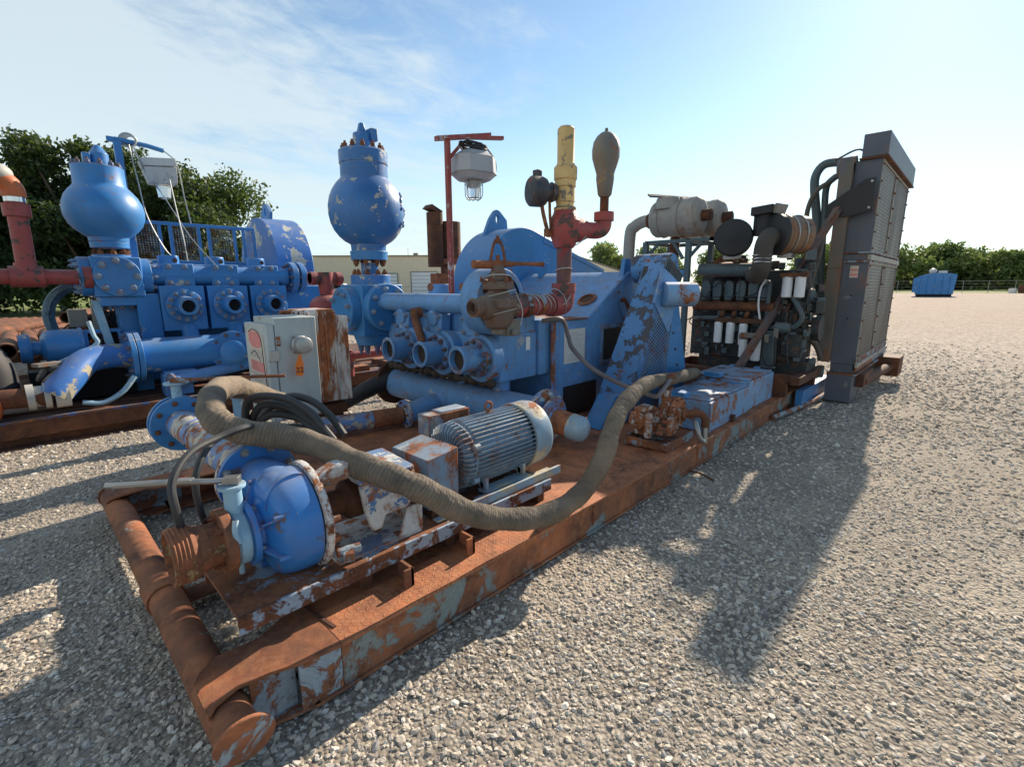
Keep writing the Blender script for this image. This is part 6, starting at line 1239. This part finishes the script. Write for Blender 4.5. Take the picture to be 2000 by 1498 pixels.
# railing
rl = thing('railing', 'blue steel railing with mesh panels beside the left hood', 'railing', (2.3, 9.2, 1.4))
b = MB(); ry0 = 9.2
for z in (2.56, 1.98, 1.5): b.b2((1.42, ry0-.025, z-.025), (3.14, ry0+.025, z+.025))
for x in (1.45, 1.78, 1.92, 2.30, 2.44, 2.82, 2.96, 3.12): b.b2((x-.022, ry0-.02, 1.4), (x+.022, ry0+.02, 2.54))
b.build('frame', 'blues', rl, .004)
b = MB()
for (a, c) in ((1.48, 1.76), (1.95, 2.28), (2.47, 2.80), (2.98, 3.10)):
    x = a
    while x < c: b.b2((x, ry0+.001, 2.0), (x+.006, ry0+.005, 2.53)); x += .035
    z = 2.02
    while z < 2.53: b.b2((a, ry0+.006, z), (c, ry0+.010, z+.006)); z += .035
b.build('mesh_panel', 'bluew', rl)
# white flat body seen behind the railing
t = thing('flat_tank', 'pale blue flat steel tank showing behind the railing', 'tank', (2.3, 10.2, .3)); b = MB(); b.b2((1.5, 10.0, .3), (3.25, 10.8, 2.06)); b.build('shell', 'lblue', t, .02)
# lamp of the left unit
ll = thing('work_lamp', 'pale boxy work lamp hung by wires from the blue arm of the left unit', 'lamp', (1.62, 8.0, 2.7))
b = MB(); loft(b, [(1.46, 7.85, 3.10), (1.80, 7.80, 3.13), (1.82, 8.15, 3.13), (1.48, 8.2, 3.10)], [(1.50, 7.9, 2.92), (1.80, 7.86, 2.93), (1.80, 8.1, 2.93), (1.52, 8.12, 2.92)]); loft(b, [(1.46, 7.85, 3.11), (1.80, 7.80, 3.14), (1.82, 8.15, 3.14), (1.48, 8.2, 3.11)], [(1.43, 7.84, 3.20), (1.80, 7.80, 3.24), (1.82, 8.15, 3.24), (1.45, 8.2, 3.20)]); b.build('housing', paint('lamp_pale', (.55, .57, .57), (.3, .3, .3), .1, .03, 97, 5), ll, .006)
b = MB(); b.lathe((1.66, 7.99, 2.74), (0, 0, 1), [(0, .03), (.02, .07), (.18, .085)], 20); b.build('bulb_glass', 'glass', ll)
la = thing('lamp_arm', 'blue post and arm with a coiled cable above the smooth blue ball', 'pole', (1.2, 8.0, 1.9))
b = MB(); b.b2((1.20, 7.97, 1.9), (1.28, 8.03, 3.38)); b.b2((1.14, 7.98, 3.36), (1.30, 8.02, 3.42)); b.tube([(1.22, 8.0, 3.40), (1.55, 8.0, 3.38), (1.72, 8.0, 3.35)], .03, 8, 1); b.build('post', 'blues', la, .004)
b = MB()
for k in range(6): b.torus((1.35+.008*k, 8.0, 3.41), (.3, 1, .1*k-.2), .085-.006*k, .012, 20, 6)
b.tube([(1.40, 7.97, 3.34), (1.44, 7.95, 3.15), (1.5, 7.95, 3.0), (1.6, 7.95, 2.85)], .008, 6); b.tube([(1.35, 7.95, 3.35), (1.38, 7.9, 2.9), (1.42, 7.9, 2.5), (1.55, 7.85, 2.1), (1.66, 7.8, 1.95)], .008, 6); b.build('coiled_cable', 'bead', la)
b = MB(); b.tube([(1.36, 7.95, 3.32), (1.65, 7.85, 2.7), (1.85, 7.78, 2.25), (2.08, 7.7, 1.90)], .007, 6, 3); b.tube([(1.70, 7.84, 3.08), (1.73, 7.8, 2.6), (1.76, 7.76, 2.2), (1.77, 7.76, 1.94)], .008, 6, 3); b.tube([(1.72, 8.0, 3.35), (1.84, 7.95, 3.2), (1.86, 7.9, 2.8), (1.9, 7.9, 2.45)], .008, 6, 3); b.build('stay_wire', 'bead', la)
# red pipework far left
rr_ = thing('red_riser', 'dark red riser pipe with orange elbow and pale cap at the left edge', 'pipe', (.2, 7.6, 1.6))
b = MB(); b.tube([(-2.2, 7.6, 1.72), (-.1, 7.6, 1.72)], .075, 20, 1); b.cyl((-.1, 7.6, 1.72), (.62, 7.6, 1.72), .085, n=22); b.lathe((.20, 7.6, 1.72), (0, 0, 1), [(0, .11), (.10, .10), (.15, .09)], 22); b.cyl((.06, 7.6, 1.72), (.34, 7.6, 1.72), .115, n=22); b.cyl((.66, 7.6, 1.72), (.74, 7.6, 1.72), .13, n=22); b.build('tee', 'red', rr_)
b = MB(); b.cyl((.21, 7.6, 1.8), (.22, 7.6, 2.52), .085, n=24); b.lathe((.22, 7.6, 2.35), (0, 0, 1), [(0, .085), (.0, .115), (.13, .115), (.13, .085)], 24, (False, False)); b.build('riser', 'red', rr_)
b = MB(); b.cyl((.22, 7.6, 2.50), (.22, 7.6, 2.57), .088, n=24); b.build('sleeve', 'chrome', rr_)
b = MB(); b.tube([(.22, 7.6, 2.55), (.215, 7.6, 2.64), (.15, 7.6, 2.72), (.04, 7.6, 2.74), (-.3, 7.6, 2.74), (-.9, 7.6, 2.72)], .10, 22, 5); b.build('elbow', 'orange', rr_); b = MB(); b.ball((.10, 7.6, 2.78), .15, (1, .8, .72)); b.build('pale_cap', 'pvc', rr_)
# pale blue crescent arm
t = thing('crescent_guard', 'chipped pale blue curved steel band standing left of the cross block', 'guard', (.3, 7.9, .6))
arc = [(.62, 7.85, 1.62), (.48, 7.85, 1.57), (.37, 7.85, 1.45), (.32, 7.85, 1.28), (.34, 7.85, 1.10), (.42, 7.85, .95), (.55, 7.85, .84)]
P = smooth_pts(arc, 6); b = MB(); A = []
for i, p in enumerate(P):
    T = (P[min(i+1, len(P)-1)]-P[max(i-1, 0)]).normalized(); n_ = V((T.z, 0, -T.x)); A.append((p-n_*.055, p+n_*.055))
for i in range(len(A)-1):
    (a1, a2), (b1, b2_) = A[i], A[i+1]; loft(b, [a1, a2, a2+V((0, .09, 0)), a1+V((0, .09, 0))], [b1, b2_, b2_+V((0, .09, 0)), b1+V((0, .09, 0))])
bmesh.ops.remove_doubles(b.bm, verts=b.bm.verts, dist=.0005); b.build('band', paint('crescent', (.30, .48, .60), (.12, .3, .5), .3, .12, 98, 9), t)
# charging pump of left unit
lc = thing('charging_pump', 'small blue pump end with caged guard left of the elbow bend', 'pump', (.35, 7.75, .3))
b = MB(); b.lathe((.20, 7.75, .92), (1, 0, 0), [(0, .12), (.04, .18), (.10, .20), (.30, .20), (.34, .20), (.34, .215), (.37, .215)], 32); b.lathe((.02, 7.75, .92), (1, 0, 0), [(0, .16), (.07, .17), (.10, .15)], 28); b.cyl((.1, 7.75, .92), (.22, 7.75, .92), .08, n=16); b.build('casing', 'blues', lc)
b = MB(); b.b2((.57, 7.70, 1.06), (.95, 7.80, 1.10)); b.b2((.57, 7.70, .70), (.62, 7.8, 1.08)); b.prism([(.90, 7.70, 1.10), (1.02, 7.70, .95), (1.02, 7.70, .7), (.95, 7.70, .7)], (0, .1, 0)); b.b2((.5, 7.68, .66), (1.0, 7.82, .74)); b.build('frame', 'blues', lc, .008); b = MB(); b.b2((.05, 7.6, .3), (1.0, 7.9, .66)); b.build('pedestal', 'dark', lc)
t = thing('drain_handle', 'pale blue bent rod handle crossing in front of the small blue pump end', 'handle', (.6, 7.3, .7)); b = MB(); b.tube([(.30, 7.3, .78), (.55, 7.28, .90), (.66, 7.28, .98), (.64, 7.3, 1.06), (.62, 7.35, 1.22)], .022, 8, 4); b.build('rod', 'lblue', t)
# white union and orange ball pipe at left edge
t = thing('lower_pipe', 'rust brown pipe with white clamped couplings at the left edge of the far skid', 'pipe', (-.1, 6.95, .3))
b = MB(); b.tube([(-1.5, 6.98, .52), (-.2, 6.96, .50), (.2, 6.94, .48)], .10, 20, 2); b.build('pipe', 'rustdk', t); b = MB(); b.cyl((.0, 6.96, .49), (.06, 6.96, .49), .135, n=24); b.cyl((.06, 6.96, .49), (.13, 6.96, .49), .11, n=24); b.cyl((.13, 6.96, .49), (.18, 6.96, .49), .135, n=24); b.cyl((.21, 6.95, .48), (.33, 6.95, .48), .13, n=24); b.build('coupling', 'pvc', t)
b = MB(); b.ball((-.42, 6.95, .46), .28, (.9, .9, 1)); b.build('orange_ball', 'orange', t)
t = thing('black_duct', 'black ribbed rubber duct rising at the left edge of the picture', 'duct', (-.25, 7.4, .5)); b = MB(); b.tube([(-.22, 7.3, .45), (-.24, 7.35, .75), (-.34, 7.4, .95), (-.55, 7.4, 1.02)], .20, 24, 6); b.build('duct', 'black', t)
t = thing('clamp_valve', 'grey and blue butterfly valve lying where the left bend meets the clamps', 'valve', (.2, 7.1, .5)); b = MB(); b.lathe((.30, 7.12, .60), (-.5, .3, .6), [(0, .14), (.05, .15), (.10, .14)], 26); b.torus((.16, 7.2, .70), (-.8, .2, .5), .09, .02, 24, 6); b.box((.2, 7.1, .80), (.22, .1, .04), .5); b.build('body', 'pear', t, .004)
# blue strut with flange in front
t = thing('blue_strut', 'light blue pipe brace with round end plate lying on the left skid edge', 'brace', (1.6, 7.1, .3))
b = MB(); b.tube([(1.30, 7.0, .47), (1.6, 7.1, .50), (2.7, 7.35, .60), (3.2, 7.5, .64)], .075, 18, 3); b.b2((1.22, 7.05, .52), (1.55, 7.4, .58)); b.b2((1.2, 7.1, .28), (1.5, 7.3, .55)); b.build('pipe', paint('strut_blue', (.11, .29, .62), (.3, .4, .5), .2, .1, 99, 5), t, .004); b = MB(); b.lathe((1.28, 6.99, .465), (-1, -.25, -.05), [(0, .11), (.03, .11)], 24); b.build('end_plate', 'hatch', t, .003)
# cable clutter and small boxes behind the column
t = thing('wiring_bundle', 'tangle of black cables and a pale junction box under the cross block', 'wiring', (.7, 8.2, .6))
rg = random.Random(21); b = MB()
for k in range(16): P = [(.72+.3*rg.random(), 8.1+.3*rg.random(), 1.45-.16*j+rg.uniform(-.05, .05)) for j in range(6)]; b.tube(P, .013, 6, 4)
for k in range(5): b.torus((.60+.05*k, 8.1, .98+.04*k), (.1, 1, .1*k), .2-.015*k, .012, 26, 6)
b.build('cable', 'black', t); b = MB(); b.b2((.72, 8.0, 1.02), (.80, 8.06, 1.40)); b.b2((.5, 8.05, 1.12), (.68, 8.15, 1.34)); b.build('junction_box', 'muff', t, .01)
# stacks of rusty pipe on the ground
ORD = ['first', 'second', 'third', 'fourth', 'fifth', 'sixth', 'seventh', 'eighth', 'ninth', 'tenth', 'eleventh', 'twelfth']; ROW = ['bottom', 'next', 'top']
def stack(label, x, y, n, rows, r, L_, z0=0, dirv=(.15, 1, 0), grp='rusty pipes racked behind the left unit'):
    d = V(dirv).normalized(); s = V((d.y, -d.x, 0)); first = None
    for j in range(rows):
        for i in range(n-j % 2):
            p = V((x, y, z0+r+j*r*1.75))+s*(i*2.06*r+(j % 2)*r)
            if first is None:
                b = MB(); b.pipe(p+d*L_, p, r, r*.82, 14); b.bm; first = b.build('steel_pipe', 'rustred'); o = first; base = p.copy(); bl_ = o.location.copy()
            else: o = first.copy(); C.objects.link(o); o.location = bl_+(p-base)
            k = j*n+i
            tag(o, ORD[i]+' pipe from the left, '+('single' if rows == 1 else ROW[j])+' row, '+label, 'pipe', grp)
stack('near rusty rack', -.10, 9.6, 4, 1, .115, 3.2, .62, (.02, 1, 0), 'near rack of rusty pipes')
stack('tall rack behind the crescent band', .75, 12.5, 9, 3, .11, 5, .55, (.3, 1, 0), 'tall rack of rusty pipes')
stack('low rack at far left', -2.4, 15.5, 12, 2, .10, 5, .40, (.3, 1, 0), 'low rack of rusty pipes')
for i, (x, y, w, h, lb) in enumerate([(-.5, 10.6, 2.2, .62, 'dark timber rack beam under the near rusty pipes'), (1.2, 13.4, 3.6, .55, 'dark rack beam under the tall pipe rack'), (-1.3, 17, 3.5, .40, 'dark rack beam under the low pipe rack at the left')]):
    t = thing('pipe_rack', lb, 'rack', (x, y, 0), 'racks carrying the rusty pipes'); b = MB(); b.b2((x-w/2+.6, y, h-.15), (x+w/2+.6, y+.2, h-.005)); b.b2((x-w/2+.7, y, 0), (x-w/2+.9, y+.2, h-.15)); b.b2((x+w/2+.2, y, 0), (x+w/2+.4, y+.2, h-.15)); b.build('beam', 'rustdk', t, .01)
t = thing('white_barrier', 'low pale concrete kerb block behind the rusty pipes at the left', 'block', (-1.5, 12.5, 0)); b = MB(); b.b2((-4.5, 12.2, 0), (-.2, 12.6, .55)); b.build('block', 'pvc', t, .03)
t = thing('grave_post', 'small pale post standing in the lawn far left', 'post', (2.6, 43.5, 0)); b = MB(); b.lathe((2.6, 43.5, 0), (0, 0, 1), [(0, .22), (1.2, .2), (1.6, .1)], 12); b.build('post', 'pvc', t)
# fallen twig and white stones on the gravel by the skid
b = MB(); b.tube([(3.88, 1.66, .02), (3.88, 1.54, .03), (3.83, 1.40, .02)], .008, 7, 3); tag(b.build('stick', 'rustdk'), 'dark stick lying on the gravel beside the near skid', 'stick')
